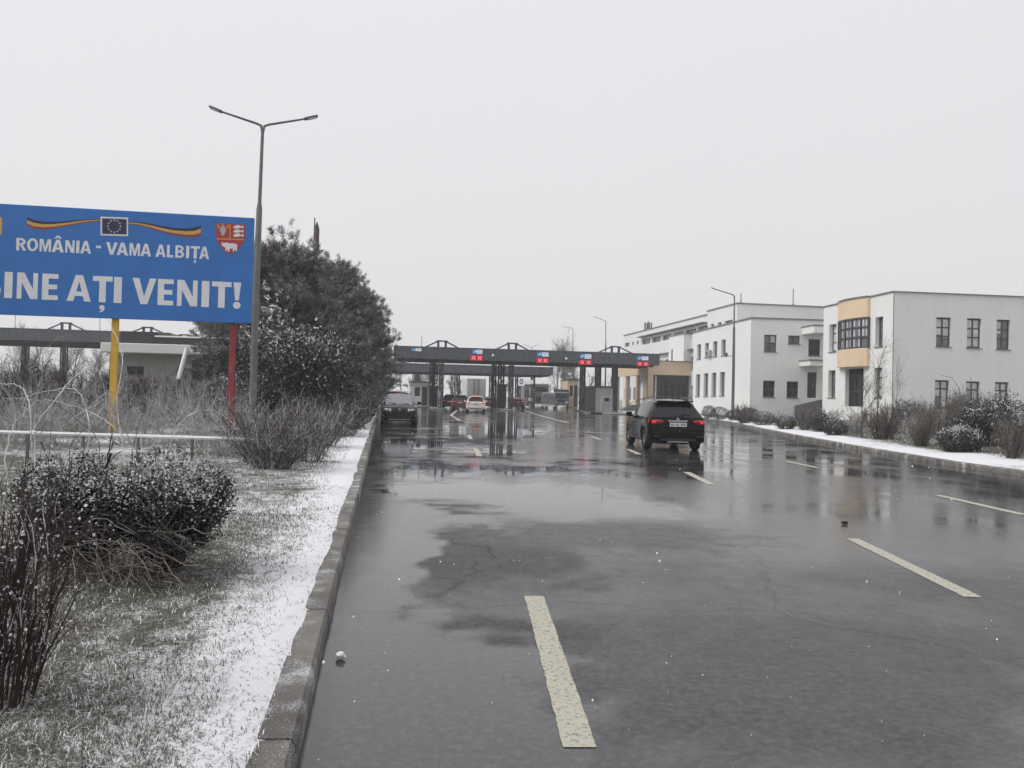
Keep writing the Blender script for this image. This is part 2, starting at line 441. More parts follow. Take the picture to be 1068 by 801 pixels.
# ------------------------------------------------------------------ sky, sun, air
W = bpy.data.worlds.new('World'); SC.world = W; W.use_nodes = True
nt = W.node_tree; bg = nt.nodes['Background']; bg.inputs['Strength'].default_value = 1.0
SUN_EL, SUN_AZ = math.radians(42), math.radians(-62)      # behind the cloud, to the left
sk = nt.nodes.new('ShaderNodeTexSky'); sk.sky_type = 'NISHITA'; sk.sun_disc = False; sk.sun_elevation = SUN_EL; sk.sun_rotation = SUN_AZ
hs = nt.nodes.new('ShaderNodeHueSaturation'); hs.inputs['Saturation'].default_value = .15; hs.inputs['Value'].default_value = .1
nt.links.new(sk.outputs['Color'], hs.inputs['Color'])
tc = nt.nodes.new('ShaderNodeTexCoord'); sx = nt.nodes.new('ShaderNodeSeparateXYZ'); nt.links.new(tc.outputs['Generated'], sx.inputs[0])
rp = nt.nodes.new('ShaderNodeValToRGB'); rp.color_ramp.elements[0].position = 0.0; rp.color_ramp.elements[1].position = .75
rp.color_ramp.elements[0].color = (.755, .755, .765, 1); rp.color_ramp.elements[1].color = (.90, .898, .93, 1)
e = rp.color_ramp.elements.new(.25); e.color = (.815, .81, .835, 1)
cn = nt.nodes.new('ShaderNodeTexNoise'); cn.inputs['Scale'].default_value = 1.6; cn.inputs['Detail'].default_value = 4
nt.links.new(tc.outputs['Generated'], cn.inputs['Vector'])
ma = nt.nodes.new('ShaderNodeMath'); ma.operation = 'MULTIPLY_ADD'; ma.inputs[1].default_value = .14; nt.links.new(cn.outputs['Fac'], ma.inputs[0])
sb = nt.nodes.new('ShaderNodeMath'); sb.operation = 'SUBTRACT'; sb.inputs[1].default_value = .07; nt.links.new(sx.outputs['Z'], sb.inputs[0]); nt.links.new(sb.outputs[0], ma.inputs[2])
nt.links.new(ma.outputs[0], rp.inputs['Fac'])
mx = nt.nodes.new('ShaderNodeMixRGB'); mx.inputs['Fac'].default_value = .92
nt.links.new(hs.outputs['Color'], mx.inputs['Color1']); nt.links.new(rp.outputs['Color'], mx.inputs['Color2']); nt.links.new(mx.outputs['Color'], bg.inputs['Color'])
sl = bpy.data.lights.new('sun', 'SUN'); sl.energy = 1.7; sl.angle = math.radians(25); sl.color = (1, .98, .95)
so = bpy.data.objects.new('sun', sl); COL.objects.link(so)
sd = Vector((math.cos(SUN_EL)*math.sin(SUN_AZ), math.cos(SUN_EL)*math.cos(SUN_AZ)*-.45, math.sin(SUN_EL)))
so.rotation_euler = sd.to_track_quat('Z', 'Y').to_euler(); so.location = (-30, 0, 40)
SC.view_settings.view_transform = 'Standard'; SC.view_settings.look = 'None'; SC.view_settings.gamma = 1; SC.view_settings.exposure = 0.0

hz = MB(); hz.box((0, 95, 7.2), (640, 430, 20), None); hz.mats = []
HAZE = hz.build('haze', None, kind='stuff'); HAZE.data.materials.clear()
hm = bpy.data.materials.new('haze'); hm.use_nodes = True; hn = hm.node_tree; hn.nodes.clear()
out = hn.nodes.new('ShaderNodeOutputMaterial'); pv = hn.nodes.new('ShaderNodeVolumePrincipled')
pv.inputs['Color'].default_value = (.97, .97, .98, 1); pv.inputs['Density'].default_value = .0010; pv.inputs['Anisotropy'].default_value = .2
hn.links.new(pv.outputs[0], out.inputs['Volume']); HAZE.data.materials.append(hm)
SC.cycles.volume_bounces = 2; SC.cycles.max_bounces = 8; SC.cycles.use_denoising = True
SC.cycles.use_adaptive_sampling = True

# ------------------------------------------------------------------ ground, road, kerbs, verges
LP = [G(*q)[:2] for q in ((310, 801), (340, 668), (372, 530), (385, 475), (392, 443))]
LP = [LP[0]-(LP[1]-LP[0])*2.2] + LP + [np.array([-14.2, 84.0]), np.array([-15.2, 130.]), np.array([-15.4, 200.])]
RP = [np.array([12.2, -5]), np.array([12.25, 10.])] + [G(*q)[:2] for q in ((1068, 497), (986, 485), (894, 469), (817, 454), (758, 441))] + [np.array([17.0, 74.]), np.array([17.0, 84.]), np.array([16.4, 130.]), np.array([16.2, 200.])]
def curve(pts):
    pts = np.array(pts); y = np.linspace(pts[0, 1], pts[-1, 1], 1200); x = np.interp(y, pts[:, 1], pts[:, 0])
    k = np.ones(15)/15; xp = np.pad(x, 7, mode='reflect', reflect_type='odd'); return y, np.convolve(xp, k, 'valid')
LY, LX = curve(LP); RY, RX = curve(RP)
def lx(y): return np.interp(y, LY, LX)
def rx(y): return np.interp(y, RY, RX)
def vnoise(x, y, s, seed=0):
    x = x*s+seed*13.7; y = y*s+seed*7.3; xi = np.floor(x); yi = np.floor(y); fx = x-xi; fy = y-yi
    def h(a, b): v = np.sin(a*127.1+b*311.7+seed)*43758.5453; return v-np.floor(v)
    fx = fx*fx*(3-2*fx); fy = fy*fy*(3-2*fy)
    return (h(xi, yi)*(1-fx)+h(xi+1, yi)*fx)*(1-fy)+(h(xi, yi+1)*(1-fx)+h(xi+1, yi+1)*fx)*fy

gm = dm('far_ground', (.30, .30, .29), .9, var2=(.16, .15, .13), scale=.15)
g = MB(); g.face([(-1500, -200, -.06), (1500, -200, -.06), (1500, 1800, -.06), (-1500, 1800, -.06)], 'far_ground'); g.build('ground', None, kind='structure')

def sheet(name, ys, cols, mats, attr=None, mi=None):
    """cols: (len(ys), k, 3)"""
    n, k, _ = cols.shape; V = cols.reshape(-1, 3)
    i = np.arange(n-1)[:, None]; j = np.arange(k-1)[None]
    a = i*k+j; F = np.stack([a, a+1, a+k+1, a+k], -1).reshape(-1, 4)
    o = np_mesh(name, V, F, mats, mi, None, smooth=True, kind='structure')
    if attr is not None:
        at = o.data.attributes.new('cover', 'FLOAT', 'POINT'); at.data.foreach_set('value', attr.ravel().astype(np.float32))
    return o

ys = np.concatenate([np.arange(-3, 14, .10), np.geomspace(14, 200, 220)])
s = np.linspace(0, 1, 150)
xl = lx(ys)-.02; xr = rx(ys)+.02
X = xl[:, None]+(xr-xl)[:, None]*s[None]; Y = np.repeat(ys[:, None], len(s), 1)
wet = .30+.22*(vnoise(X, Y, .55, 1)-.5)+.16*(vnoise(X, Y, 1.9, 2)-.5)
wet += np.clip((Y-7)/4, 0, 1)*.46+np.clip((Y-14)/6, 0, 1)*(.34*(vnoise(X, Y, 1.1, 21)-.5)+.28*(vnoise(X, Y, 2.7, 22)-.5))
wob = .45*(vnoise(X, Y, .9, 3)-.5)+.42*(vnoise(X*.8, Y, 2.3, 4)-.5)+.34*(vnoise(X, Y, 5, 14)-.5)+.22*(vnoise(X, Y, 8, 15)-.5)
def blob(px, py, rxx, ryy, val, soft=.35, xy=None, w=1.0):
    global wet
    c = G(px, py) if xy is None else xy
    q = np.sqrt(((X-c[0])/rxx)**2+((Y-c[1])/ryy)**2)+wob*w
    k = np.clip((1-q)/soft+.5, 0, 1); k = k*k*(3-2*k)
    wet = wet*(1-k)+val*k
blob(480, 578, 1.45, 1.5, .02, .5); blob(520, 668, .85, .62, .0, .45, w=.55); blob(480, 528, 1.1, .8, .06, .4, w=.6); blob(700, 720, 1.5, .9, .16, .8); blob(900, 680, 2, .8, .18, .8); blob(640, 560, 1.6, 1.2, .2, .8)
blob(415, 745, 1.0, 1.9, .74, .25); blob(375, 600, .55, 2.6, .72, .3); blob(395, 545, .75, 2.2, .70, .35)
blob(482, 511, 1.35, .95, 1.0, .16); blob(420, 464, 1.25, 3.6, .97, .25); blob(455, 492, 1.0, 1.4, .9, .3); blob(520, 452, 2.1, 12.0, .95, .3); blob(560, 490, 1.5, 1.0, .9, .3); blob(600, 463, 2.6, 4.5, .66, .5)
blob(430, 438, 1.6, 6, .8, .4); blob(620, 445, 2.5, 6, .76, .5); blob(850, 500, 1.8, 1.2, .62, .5); blob(600, 517, 2.4, 2.0, .88, .6); blob(760, 510, 2.4, 2.0, .60, .7)
dr = rx(Y)-X; k = np.clip((1.3-dr+1.2*wob)/.5, 0, 1)*np.clip((Y-10)/6, 0, 1); wet = wet*(1-k)+.80*k
Z = -.012*np.clip(wet-.5, 0, 1)*0
rm = bpy.data.materials.new('wet_asphalt'); rm.use_nodes = True; M['road'] = rm
nt = rm.node_tree; b = nt.nodes['Principled BSDF']
def N(t, **k):
    n = nt.nodes.new(t)
    for a, v in k.items(): setattr(n, a, v)
    return n
def ramp(inp, st):
    r = N('ShaderNodeValToRGB'); nt.links.new(inp, r.inputs['Fac'])
    while len(r.color_ramp.elements) > 1: r.color_ramp.elements.remove(r.color_ramp.elements[-1])
    for i, (p, c) in enumerate(st):
        el = r.color_ramp.elements[0] if i == 0 else r.color_ramp.elements.new(p)
        el.position = p; c = (c, c, c) if not hasattr(c, '__len__') else c; el.color = (*c, 1)
    return r.outputs['Color']
def math_(op, a, bb, c=None):
    n = N('ShaderNodeMath', operation=op)
    for i, q in enumerate((a, bb, c)):
        if q is None: continue
        if isinstance(q, (int, float)): n.inputs[i].default_value = q
        else: nt.links.new(q, n.inputs[i])
    return n.outputs[0]
def noise(scale, det=4, rough=.55, vec=None):
    n = N('ShaderNodeTexNoise'); n.inputs['Scale'].default_value = scale; n.inputs['Detail'].default_value = det; n.inputs['Roughness'].default_value = rough
    nt.links.new(vec or TC.outputs['Object'], n.inputs['Vector']); return n.outputs['Fac']
TC = N('ShaderNodeTexCoord'); at = N('ShaderNodeAttribute', attribute_name='cover')
mp = N('ShaderNodeMapping'); mp.inputs['Scale'].default_value = (1, .35, 1); nt.links.new(TC.outputs['Object'], mp.inputs['Vector'])
wn = math_('MULTIPLY_ADD', math_('SUBTRACT', noise(5, 6, .65), .5), .34, at.outputs['Fac'])
wn = math_('MULTIPLY_ADD', math_('SUBTRACT', noise(1.4, 4, .6, mp.outputs[0]), .5), .22, wn)
agg = noise(115, 5, .85)
base = N('ShaderNodeMixRGB', blend_type='MULTIPLY'); base.inputs['Fac'].default_value = 1
nt.links.new(ramp(wn, [(0, (.056, .055, .056)), (.4, (.052, .051, .054)), (.9, (.04, .04, .042))]), base.inputs['Color1'])
nt.links.new(ramp(math_('ADD', math_('MULTIPLY', agg, .6), math_('MULTIPLY', noise(22, 4), .4)), [(.38, .45), (.5, .95), (.63, 2.0)]), base.inputs['Color2'])
# thin wandering cracks in the surface
vo = N('ShaderNodeTexVoronoi', feature='DISTANCE_TO_EDGE'); vo.inputs['Scale'].default_value = .28
wv = N('ShaderNodeVectorMath', operation='ADD'); nz = N('ShaderNodeTexNoise'); nz.inputs['Scale'].default_value = 1.1; nz.inputs['Detail'].default_value = 6
nt.links.new(TC.outputs['Object'], nz.inputs['Vector'])
sc_ = N('ShaderNodeVectorMath', operation='SCALE'); sc_.inputs['Scale'].default_value = .9; nt.links.new(nz.outputs['Color'], sc_.inputs[0])
nt.links.new(TC.outputs['Object'], wv.inputs[0]); nt.links.new(sc_.outputs[0], wv.inputs[1]); nt.links.new(wv.outputs[0], vo.inputs['Vector'])
cr = ramp(vo.outputs['Distance'], [(0, .35), (.0035, .5), (.006, 1.0)])
b2 = N('ShaderNodeMixRGB', blend_type='MULTIPLY'); b2.inputs['Fac'].default_value = 1; nt.links.new(base.outputs[0], b2.inputs['Color1']); nt.links.new(cr, b2.inputs['Color2'])
nt.links.new(b2.outputs[0], b.inputs['Base Color'])
rg = ramp(wn, [(0, .60), (.25, .40), (.42, .27), (.62, .18), (.8, .10), (.9, .04)])
nt.links.new(math_('MULTIPLY', rg, ramp(agg, [(.4, .78), (.6, 1.25)])), b.inputs['Roughness'])
b.inputs['IOR'].default_value = 1.72
nt.links.new(ramp(wn, [(0, .22), (.3, .42), (.6, .5)]), b.inputs['Specular IOR Level'])
bp = N('ShaderNodeBump'); bp.inputs['Distance'].default_value = .006
nt.links.new(ramp(wn, [(0, .55), (.3, .22), (.5, .10), (.8, .02), (.9, .0)]), bp.inputs['Strength'])
nt.links.new(math_('ADD', agg, math_('MULTIPLY', noise(45, 3), .8)), bp.inputs['Height'])
bp2 = N('ShaderNodeBump'); bp2.inputs['Distance'].default_value = .02; bp2.inputs['Strength'].default_value = .09
nt.links.new(noise(3.0, 2, .5, mp.outputs[0]), bp2.inputs['Height']); nt.links.new(bp.outputs[0], bp2.inputs['Normal'])
nt.links.new(bp2.outputs[0], b.inputs['Normal'])
sheet('road', ys, np.stack([X, Y, np.zeros_like(X)], -1), ['road'], wet)

# kerbs: one continuous run of stones each side
def kerb(name, fx, sgn, y0, y1, stone, m):
    rng = np.random.default_rng(3 if sgn < 0 else 4); rows = []; y = y0
    prof = [(0, -.05), (.004, .095), (.022, .128), (.165, .132), (.18, .10), (.18, -.05)]
    while y < y1:
        L = stone*rng.uniform(.93, 1.05); dx = rng.normal()*.004; dz = rng.normal()*.003; tw = rng.normal()*.005
        for t, sc in ((.006, .985), (.03, 1), (L/2, 1), (L-.03, 1), (L-.006, .985)):
            yy = y+t; xx = float(fx(yy))
            slope = float(fx(yy+.05)-fx(yy-.05))/.1; n = np.array([1, -slope])/math.hypot(1, slope)
            rows.append([(xx+sgn*n[0]*(a+dx+tw*(t/L-.5)), yy+sgn*n[1]*a, z*sc+dz*(z > 0)) for a, z in prof])
        yy = y+L; xx = float(fx(yy)); rows.append([(xx+sgn*(a*.9+.012), yy, z*.86) for a, z in prof])
        y += L
    mb = MB(); mb.grid(rows, m, smooth=False); return mb.build(name, None, kind='structure')
km = dm('kerb', (.20, .185, .165), .55, var2=(.075, .068, .06), scale=1.3, bump=.5, bscale=70)
nt = km.node_tree; b = nt.nodes['Principled BSDF']; TC = N('ShaderNodeTexCoord'); src = b.inputs['Base Color'].links[0].from_socket
kx = N('ShaderNodeMixRGB'); nt.links.new(src, kx.inputs['Color1']); kx.inputs['Color2'].default_value = (.72, .73, .75, 1)
nt.links.new(ramp(math_('ADD', math_('MULTIPLY', noise(120, 4, .8), .55), math_('MULTIPLY', noise(3.2, 4, .6), .45)), [(.53, 0), (.60, .75)]), kx.inputs['Fac']); nt.links.new(kx.outputs[0], b.inputs['Base Color'])
kerb('kerb', lx, -1, -2.5, 130, 1.0, 'kerb'); kerb('kerb', rx, 1, -2, 83, 1.0, 'kerb')

# verge material: thin snow with grass showing through
vm = bpy.data.materials.new('snowy_grass'); vm.use_nodes = True; M['verge'] = vm
nt = vm.node_tree; b = nt.nodes['Principled BSDF']; b.inputs['Roughness'].default_value = .85
TC = N('ShaderNodeTexCoord'); at = N('ShaderNodeAttribute', attribute_name='cover')
f = math_('ADD', math_('MULTIPLY', noise(55, 6, .8), .62), math_('MULTIPLY', noise(4.5, 4, .6), .38))
f = math_('ADD', f, math_('MULTIPLY_ADD', at.outputs['Fac'], 1.0, -.55))
gc = N('ShaderNodeMixRGB'); nt.links.new(noise(3, 4), gc.inputs['Fac']); gc.inputs['Color1'].default_value = (.095, .085, .066, 1); gc.inputs['Color2'].default_value = (.06, .068, .042, 1)
mx = N('ShaderNodeMixRGB'); nt.links.new(ramp(f, [(.42, 0.), (.55, 1.)]), mx.inputs['Fac']); nt.links.new(gc.outputs[0], mx.inputs['Color1']); mx.inputs['Color2'].default_value = (.76, .765, .79, 1)
nt.links.new(mx.outputs[0], b.inputs['Base Color'])
bp = N('ShaderNodeBump'); bp.inputs['Strength'].default_value = .6; bp.inputs['Distance'].default_value = .03; nt.links.new(f, bp.inputs['Height']); nt.links.new(bp.outputs[0], b.inputs['Normal'])

vy = np.concatenate([np.arange(-3, 14, .07), np.geomspace(14, 160, 170)])
dl = np.concatenate([np.arange(0, 5, .1), np.geomspace(5, 90, 45)])
def left_z(d): return .142+.05*np.clip(d/4, 0, 1)+.02*np.clip((d-4)/10, 0, 1)
Yv = np.repeat(vy[:, None], len(dl), 1); D = np.repeat(dl[None], len(vy), 0).copy()
edge = .09+.075*vnoise(Yv[:, :1], Yv[:, :1]*0, 2.3, 5)-.01
D = D+edge
Xv = lx(Yv)-D
Zv = left_z(D)+.035*(vnoise(Xv, Yv, 2.5, 7)-.4)*np.clip(D-.25, 0, 1)+.012*(vnoise(Xv, Yv, 9, 8)-.5); Zv[:, 0] = .118; Zv[:, 1:2] = np.maximum(Zv[:, 1:2], .147)
cov = .665-.155*np.clip((D-.38-.25*vnoise(Xv, Yv, 1.2, 9))/.45, 0, 1)+.16*(vnoise(Xv, Yv, .7, 10)-.5)
cov += .20*np.clip((Yv-12)/10, 0, 1)*np.clip((1.5-D)/1, 0, 1)-.10*np.clip((D-6)/5, 0, 1)
sheet('snowy_verge', vy, np.stack([Xv, Yv, Zv], -1)[:, ::-1], ['verge'], cov[:, ::-1])
dr_ = np.concatenate([np.arange(0, 6, .2), np.geomspace(6, 60, 26)])
vy2 = np.concatenate([np.arange(-3, 40, .3), np.geomspace(40, 83, 60)])
Yr = np.repeat(vy2[:, None], len(dr_), 1); D = np.repeat(dr_[None], len(vy2), 0)+.09+.05*vnoise(Yr[:, :1], Yr[:, :1]*0, 2., 11)
def right_z(d): return .142+.22*np.clip(d/5, 0, 1)+.12*np.clip((d-5)/6, 0, 1)
Xr = rx(Yr)+D; Zr = right_z(D)+.05*(vnoise(Xr, Yr, .9, 12)-.4)*np.clip(D-.3, 0, 1); Zr[:, 0] = .118
cov = .67-.30*np.clip((D-.5-1.2*vnoise(Xr, Yr, .45, 13))/1.2, 0, 1)+.22*(vnoise(Xr, Yr, .35, 15)-.5)
sheet('snowy_verge', vy2, np.stack([Xr, Yr, Zr], -1), ['verge'], cov)
def lz(x, y): return float(left_z(lx(y)-x))
def rz_(x, y): return float(right_z(max(0, x-rx(y))))

# painted lane dashes, each a thin sheet on the road
def strip(p, q, w, z=.004, name='lane_marking'):
    p = np.array(p[:2]); q = np.array(q[:2]); n = max(2, int(np.linalg.norm(q-p)/.06)); d = (q-p)/np.linalg.norm(q-p); s_ = np.array([d[1], -d[0]]); r = np.random.default_rng(int(abs(p[0]*100+p[1]*10)))
    rows = []
    for i in range(n+1):
        c = p+(q-p)*i/n; a = w/2+r.normal()*.0025; bb = w/2+r.normal()*.0025
        rows.append([(*(c-s_*a), z), (*(c+s_*bb), z)])
    mb = MB(); mb.grid(rows, 'marking', smooth=False); return mb.build(name, None, kind='structure', keep=True)
for a, bb in (((605, 780), (557, 622)), ((500, 476), (496, 468)), ((491, 458), (489, 454)),
              ((1015, 623), (889, 562)), ((742, 505.5), (716, 492.5)), ((667, 474), (655, 468.5)), ((626, 458.5), (617, 455)),
              ((1068, 537), (978, 516.5)), ((853, 488), (820, 481)), ((752, 466), (738, 462.5))):
    strip(G(*a), G(*bb), .155)
for a, bb in (((476.8, 427.8), (470.5, 433)), ((470.5, 433), (479, 438.5)), ((456, 427.5), (476, 427.2)), ((547, 428), (556, 431.2)), ((556, 431.5), (592, 441)), ((514, 429.5), (541, 429))):
    strip(G(*a), G(*bb), .22)
# ------------------------------------------------------------------ vertical planes read from the picture
class VPlane:
    def __init__(s, A, ang):
        s.A = np.array([A[0], A[1], 0.]); s.ang = ang; s.e = np.array([math.cos(ang), math.sin(ang), 0]); s.n = np.array([-math.sin(ang), math.cos(ang), 0])
    def uv(s, px, py):
        v = ray(px, py); t = np.dot(s.A-CP, s.n)/np.dot(v, s.n); p = CP+t*v
        return float(np.dot(p-s.A, s.e)), float(p[2])
    def pt(s, u, v, d=0): return s.A+s.e*u+s.n*d+np.array([0, 0, v])
    def rect(s, x0, y0, x1, y1):
        xm, ym = (x0+x1)/2, (y0+y1)/2
        return s.uv(x0, ym)[0], s.uv(xm, y1)[1], s.uv(x1, ym)[0], s.uv(xm, y0)[1]

# ------------------------------------------------------------------ welcome billboard
pr = P(264, 283, 24.0); pl = P(0, 270, 22.85)
ang = math.atan2(pr[1]-pl[1], pr[0]-pl[0])
bpn = VPlane(pr, ang)
uc = bpn.uv(116.5, 400)[0]; cpt = bpn.pt(uc, 0)
bpl = VPlane(cpt, ang)
BB = thing('billboard', 'large blue welcome billboard on yellow and red posts reading BINE AȚI VENIT', 'billboard', (cpt[0], cpt[1], 0), ang)
u1 = bpl.uv(264, 283)[0]; v0 = (bpl.uv(262, 338)[1]+bpl.uv(20, 328.3)[1])/2; v1 = (bpl.uv(265, 228)[1]+bpl.uv(5, 212.5)[1])/2
mb = MB(); mb.box((0, 0, (v0+v1)/2), (2*u1, .09, v1-v0), 'board', bev=.012); mb.build('sign_panel', BB)
mb = MB()
for zz in (v0+.35, (v0+v1)/2, v1-.35): mb.box((0, .09, zz), (2*u1-.1, .08, .08), 'galv')
mb.build('back_rail', BB)
pu = bpl.uv(241, 380)[0]
for u, m in ((-pu, 'board'), (0, 'yellow'), (pu, 'red')):
    mb = MB(); mb.box((u, .16, (v1-.2)/2), (.19, .12, v1-.2), m, bev=.008); mb.build('post', BB, label={'board': None, 'yellow': 'yellow middle post', 'red': 'dark red post'}[m])
FY = -.049
def loc(px, py): return bpl.uv(px, py)
def glyph(ch):
    """stroke polygons in a unit box, cap height 1"""
    w = .0
    def ring(cx, cy, rx_, ry_, tx, ty, a0=0, a1=2*PI, n=20):
        q = []
        for i in range(n):
            a, b_ = a0+(a1-a0)*i/n, a0+(a1-a0)*(i+1)/n
            q.append([(cx+rx_*math.cos(a), cy+ry_*math.sin(a)), (cx+rx_*math.cos(b_), cy+ry_*math.sin(b_)), (cx+(rx_-tx)*math.cos(b_), cy+(ry_-ty)*math.sin(b_)), (cx+(rx_-tx)*math.cos(a), cy+(ry_-ty)*math.sin(a))])
        return q
    g = {'I': [[(0, 0), (1, 0), (1, 1), (0, 1)]],
         'N': [[(0, 0), (.23, 0), (.23, .62), (.66, 0), (1, 0), (1, 1), (.77, 1), (.77, .38), (.34, 1), (0, 1)]],
         'E': [[(0, 0), (1, 0), (1, .18), (.40, .18), (.40, .41), (.93, .41), (.93, .59), (.40, .59), (.40, .82), (1, .82), (1, 1), (0, 1)]],
         'L': [[(0, 0), (1, 0), (1, .19), (.42, .19), (.42, 1), (0, 1)]],
         'T': [[(.33, 0), (.67, 0), (.67, .81), (1, .81), (1, 1), (0, 1), (0, .81), (.33, .81)]],
         'V': [[(.36, 0), (.64, 0), (1, 1), (.72, 1), (.5, .30), (.28, 1), (0, 1)]],
         'M': [[(0, 0), (.20, 0), (.20, .66), (.42, 0), (.58, 0), (.80, .66), (.80, 0), (1, 0), (1, 1), (.70, 1), (.5, .36), (.30, 1), (0, 1)]],
         'A': [[(0, 0), (.28, 0), (.5, .76), (.72, 0), (1, 0), (.65, 1), (.35, 1)], [(.30, .20), (.70, .20), (.64, .37), (.36, .37)]],
         'O': ring(.5, .5, .5, .52, .26, .18, n=28),
         '-': [[(0, 0), (1, 0), (1, 1), (0, 1)]],
         '!': [[(.26, .31), (.74, .31), (1, 1), (0, 1)]]+[[(.5+.5*math.cos(a), .12+.135*math.sin(a)) for a in np.linspace(0, 2*PI, 17)[:-1]]],
         'R': [[(0, 0), (.30, 0), (.30, 1), (0, 1)]]+ring(.42, .71, .50, .29, .30, .17, -PI/2, PI/2, 12)+[[(.30, .83), (.42, .83), (.42, 1), (.30, 1)], [(.30, .42), (.42, .42), (.42, .59), (.30, .59)], [(.38, .42), (.66, .46), (1, 0), (.68, 0)]],
         'B': [[(0, 0), (.30, 0), (.30, 1), (0, 1)]]+ring(.48, .74, .44, .26, .28, .16, -PI/2, PI/2, 12)+ring(.50, .28, .50, .28, .30, .17, -PI/2, PI/2, 12)+[[(.30, .84), (.48, .84), (.48, 1), (.30, 1)], [(.30, .42), (.50, .42), (.50, .56), (.30, .56)], [(.30, 0), (.50, 0), (.50, .17), (.30, .17)]]}
    if ch == 'Â': return g['A']+[[(.18, 1.08), (.36, 1.08), (.5, 1.19), (.64, 1.08), (.82, 1.08), (.58, 1.33), (.42, 1.33)]]
    if ch == 'Ț':
        a = np.linspace(-.4, PI*1.25, 12); c = [(.5+.135*math.cos(t_), -.20+.095*math.sin(t_)) for t_ in a]
        return g['T']+[c+[(.42, -.27), (.50, -.30), (.44, -.335), (.34, -.37), (.46, -.385), (.58, -.33), (.635, -.25)]]
    return g[ch]
def word(items, top, base):
    """items = (character, x0, x1 in the picture); top / base = line height functions of x"""
    mb = MB(); k = 0
    for ch, x0, x1 in items:
        xm = (x0+x1)/2; ua = loc(x0, base(xm))[0]; ub = loc(x1, base(xm))[0]; va = loc(xm, base(xm))[1]; vb = loc(xm, top(xm))[1]
        for j, pg in enumerate(glyph(ch)):
            k += 1; mb.face([(ua+(ub-ua)*p[0], FY-.0012*(1+j % 5), va+(vb-va)*p[1]) for p in pg], 'letter')
    return mb.build('lettering', BB, keep=True)
sT, sB = (lambda x: 248.5+.0475*(x-23)), (lambda x: 261.6+.0462*(x-23))
word([('R', 17.6, 28.2), ('O', 28.8, 40.4), ('M', 41.8, 53.8), ('Â', 54.6, 67.2), ('N', 68.6, 78.2), ('I', 80, 83.3), ('A', 84.2, 95.6)], sT, sB)
word([('-', 100.8, 106)], lambda x: 256.6, lambda x: 259.2)
word([('V', 111, 123), ('A', 122.2, 134), ('M', 135.4, 146.4), ('A', 147, 158)], sT, sB)
word([('A', 162.6, 173.2), ('L', 174.4, 181), ('B', 183.2, 192.4), ('I', 194.3, 197.6), ('Ț', 199.2, 208.6), ('A', 208.2, 218.4)], sT, sB)
bT, bB = (lambda x: 283.6+.0464*(x-5)), (lambda x: 310.8+.0457*(x-5))
word([('B', -17.5, 1.6), ('I', 5, 13.4), ('N', 18, 39.8), ('E', 44.2, 61)], bT, bB)
word([('A', 70, 95.4), ('Ț', 96.8, 117.4), ('I', 119, 127.2)], bT, bB)
word([('V', 138, 163), ('E', 164.6, 181), ('N', 184.8, 206), ('I', 210.2, 218.2), ('T', 220.8, 241.2), ('!', 243.2, 251.2)], bT, bB)
def poly(mbx, pts, m, y): mbx.face([(loc(*p)[0], y, loc(*p)[1]) for p in pts], m)
# ribbons of the tricolour
for name, top in (('l', [(29, 227.0), (36, 229.6), (46, 231.5), (56, 231.8), (68, 231.2), (80, 230.1), (92, 229.0), (106, 228.6)]),
                  ('r', [(134, 231.6), (146, 232.0), (158, 233.8), (170, 236.2), (182, 238.0), (194, 238.6), (203, 237.8), (210, 235.2)])):
    thick = [9, 9.4, 8.2, 7.0, 5.4, 4.2, 3.0, 2.3] if name == 'l' else [2.3, 3.4, 5, 6.6, 7.8, 9, 10, 10.8]
    mb = MB()
    for (x0, y0), t0, (x1, y1), t1 in zip(top[:-1], thick[:-1], top[1:], thick[1:]):
        for a, bb, m in ((0, .33, 'band_blue'), (.33, .72, 'band_yellow'), (.72, 1, 'band_red')):
            poly(mb, [(x0, y0+t0*bb), (x1, y1+t1*bb), (x1, y1+t1*a), (x0, y0+t0*a)], m, FY)
    mb.build('tricolour_ribbon', BB)
mb = MB(); poly(mb, [(105.6, 245.9), (134.2, 246.7), (134.2, 227.3), (105.6, 226.3)], 'letter', FY-.004); poly(mb, [(107.2, 244.2), (132.7, 244.9), (132.7, 229), (107.2, 228.1)], 'flag_blue', FY-.008)
for k in range(12):
    a = k*PI/6; cx, cy = 119.9+6.6*math.sin(a), 236.4-6.3*math.cos(a)
    poly(mb, [(cx+(1.25 if i % 2 == 0 else .55)*math.sin(-i*PI/5), cy-(1.25 if i % 2 == 0 else .55)*math.cos(i*PI/5)) for i in range(10)], 'star', FY-.012)
mb.build('european_flag', BB)
# county shield: red with a grape bunch, three fish and an ox
mb = MB()
sh = [(225.6, 233.4), (255.9, 234.4)] + [(255.9-.02*t*t*0-(0 if t < .01 else 0), 234.4+t) for t in (12,)] + [(254.2, 252.5), (250.5, 258.5), (245.5, 263), (240.4, 265.4), (235.5, 262.6), (230.6, 257.7), (227, 251.4), (225.6, 245)]
poly(mb, sh[::-1], 'shield_red', FY-.003)
gold = 'band_yellow'
poly(mb, [(239.8, 249.4), (240.7, 249.4), (240.7, 234.2), (239.8, 234.2)], gold, FY-.006)
poly(mb, [(226, 249.9), (255, 250.9), (255, 249.9), (226, 248.9)], gold, FY-.006)
for a in ([(226.2, 234), (229.5, 236.3), (228.6, 239), (227.5, 237)], [(236.2, 236.3), (239.3, 234.5), (238, 239)]): poly(mb, a[::-1], gold, FY-.006)
poly(mb, [(232.8+3.3*math.cos(-a)*(1 if math.sin(a) < .2 else .75), 241+5.2*math.sin(-a)*-1) for a in np.linspace(0, 2*PI, 14)[:-1]], 'silver', FY-.006)
poly(mb, [(232.1, 236.6), (233.5, 236.6), (233.3, 233.9), (232.3, 233.9)], 'silver', FY-.006)
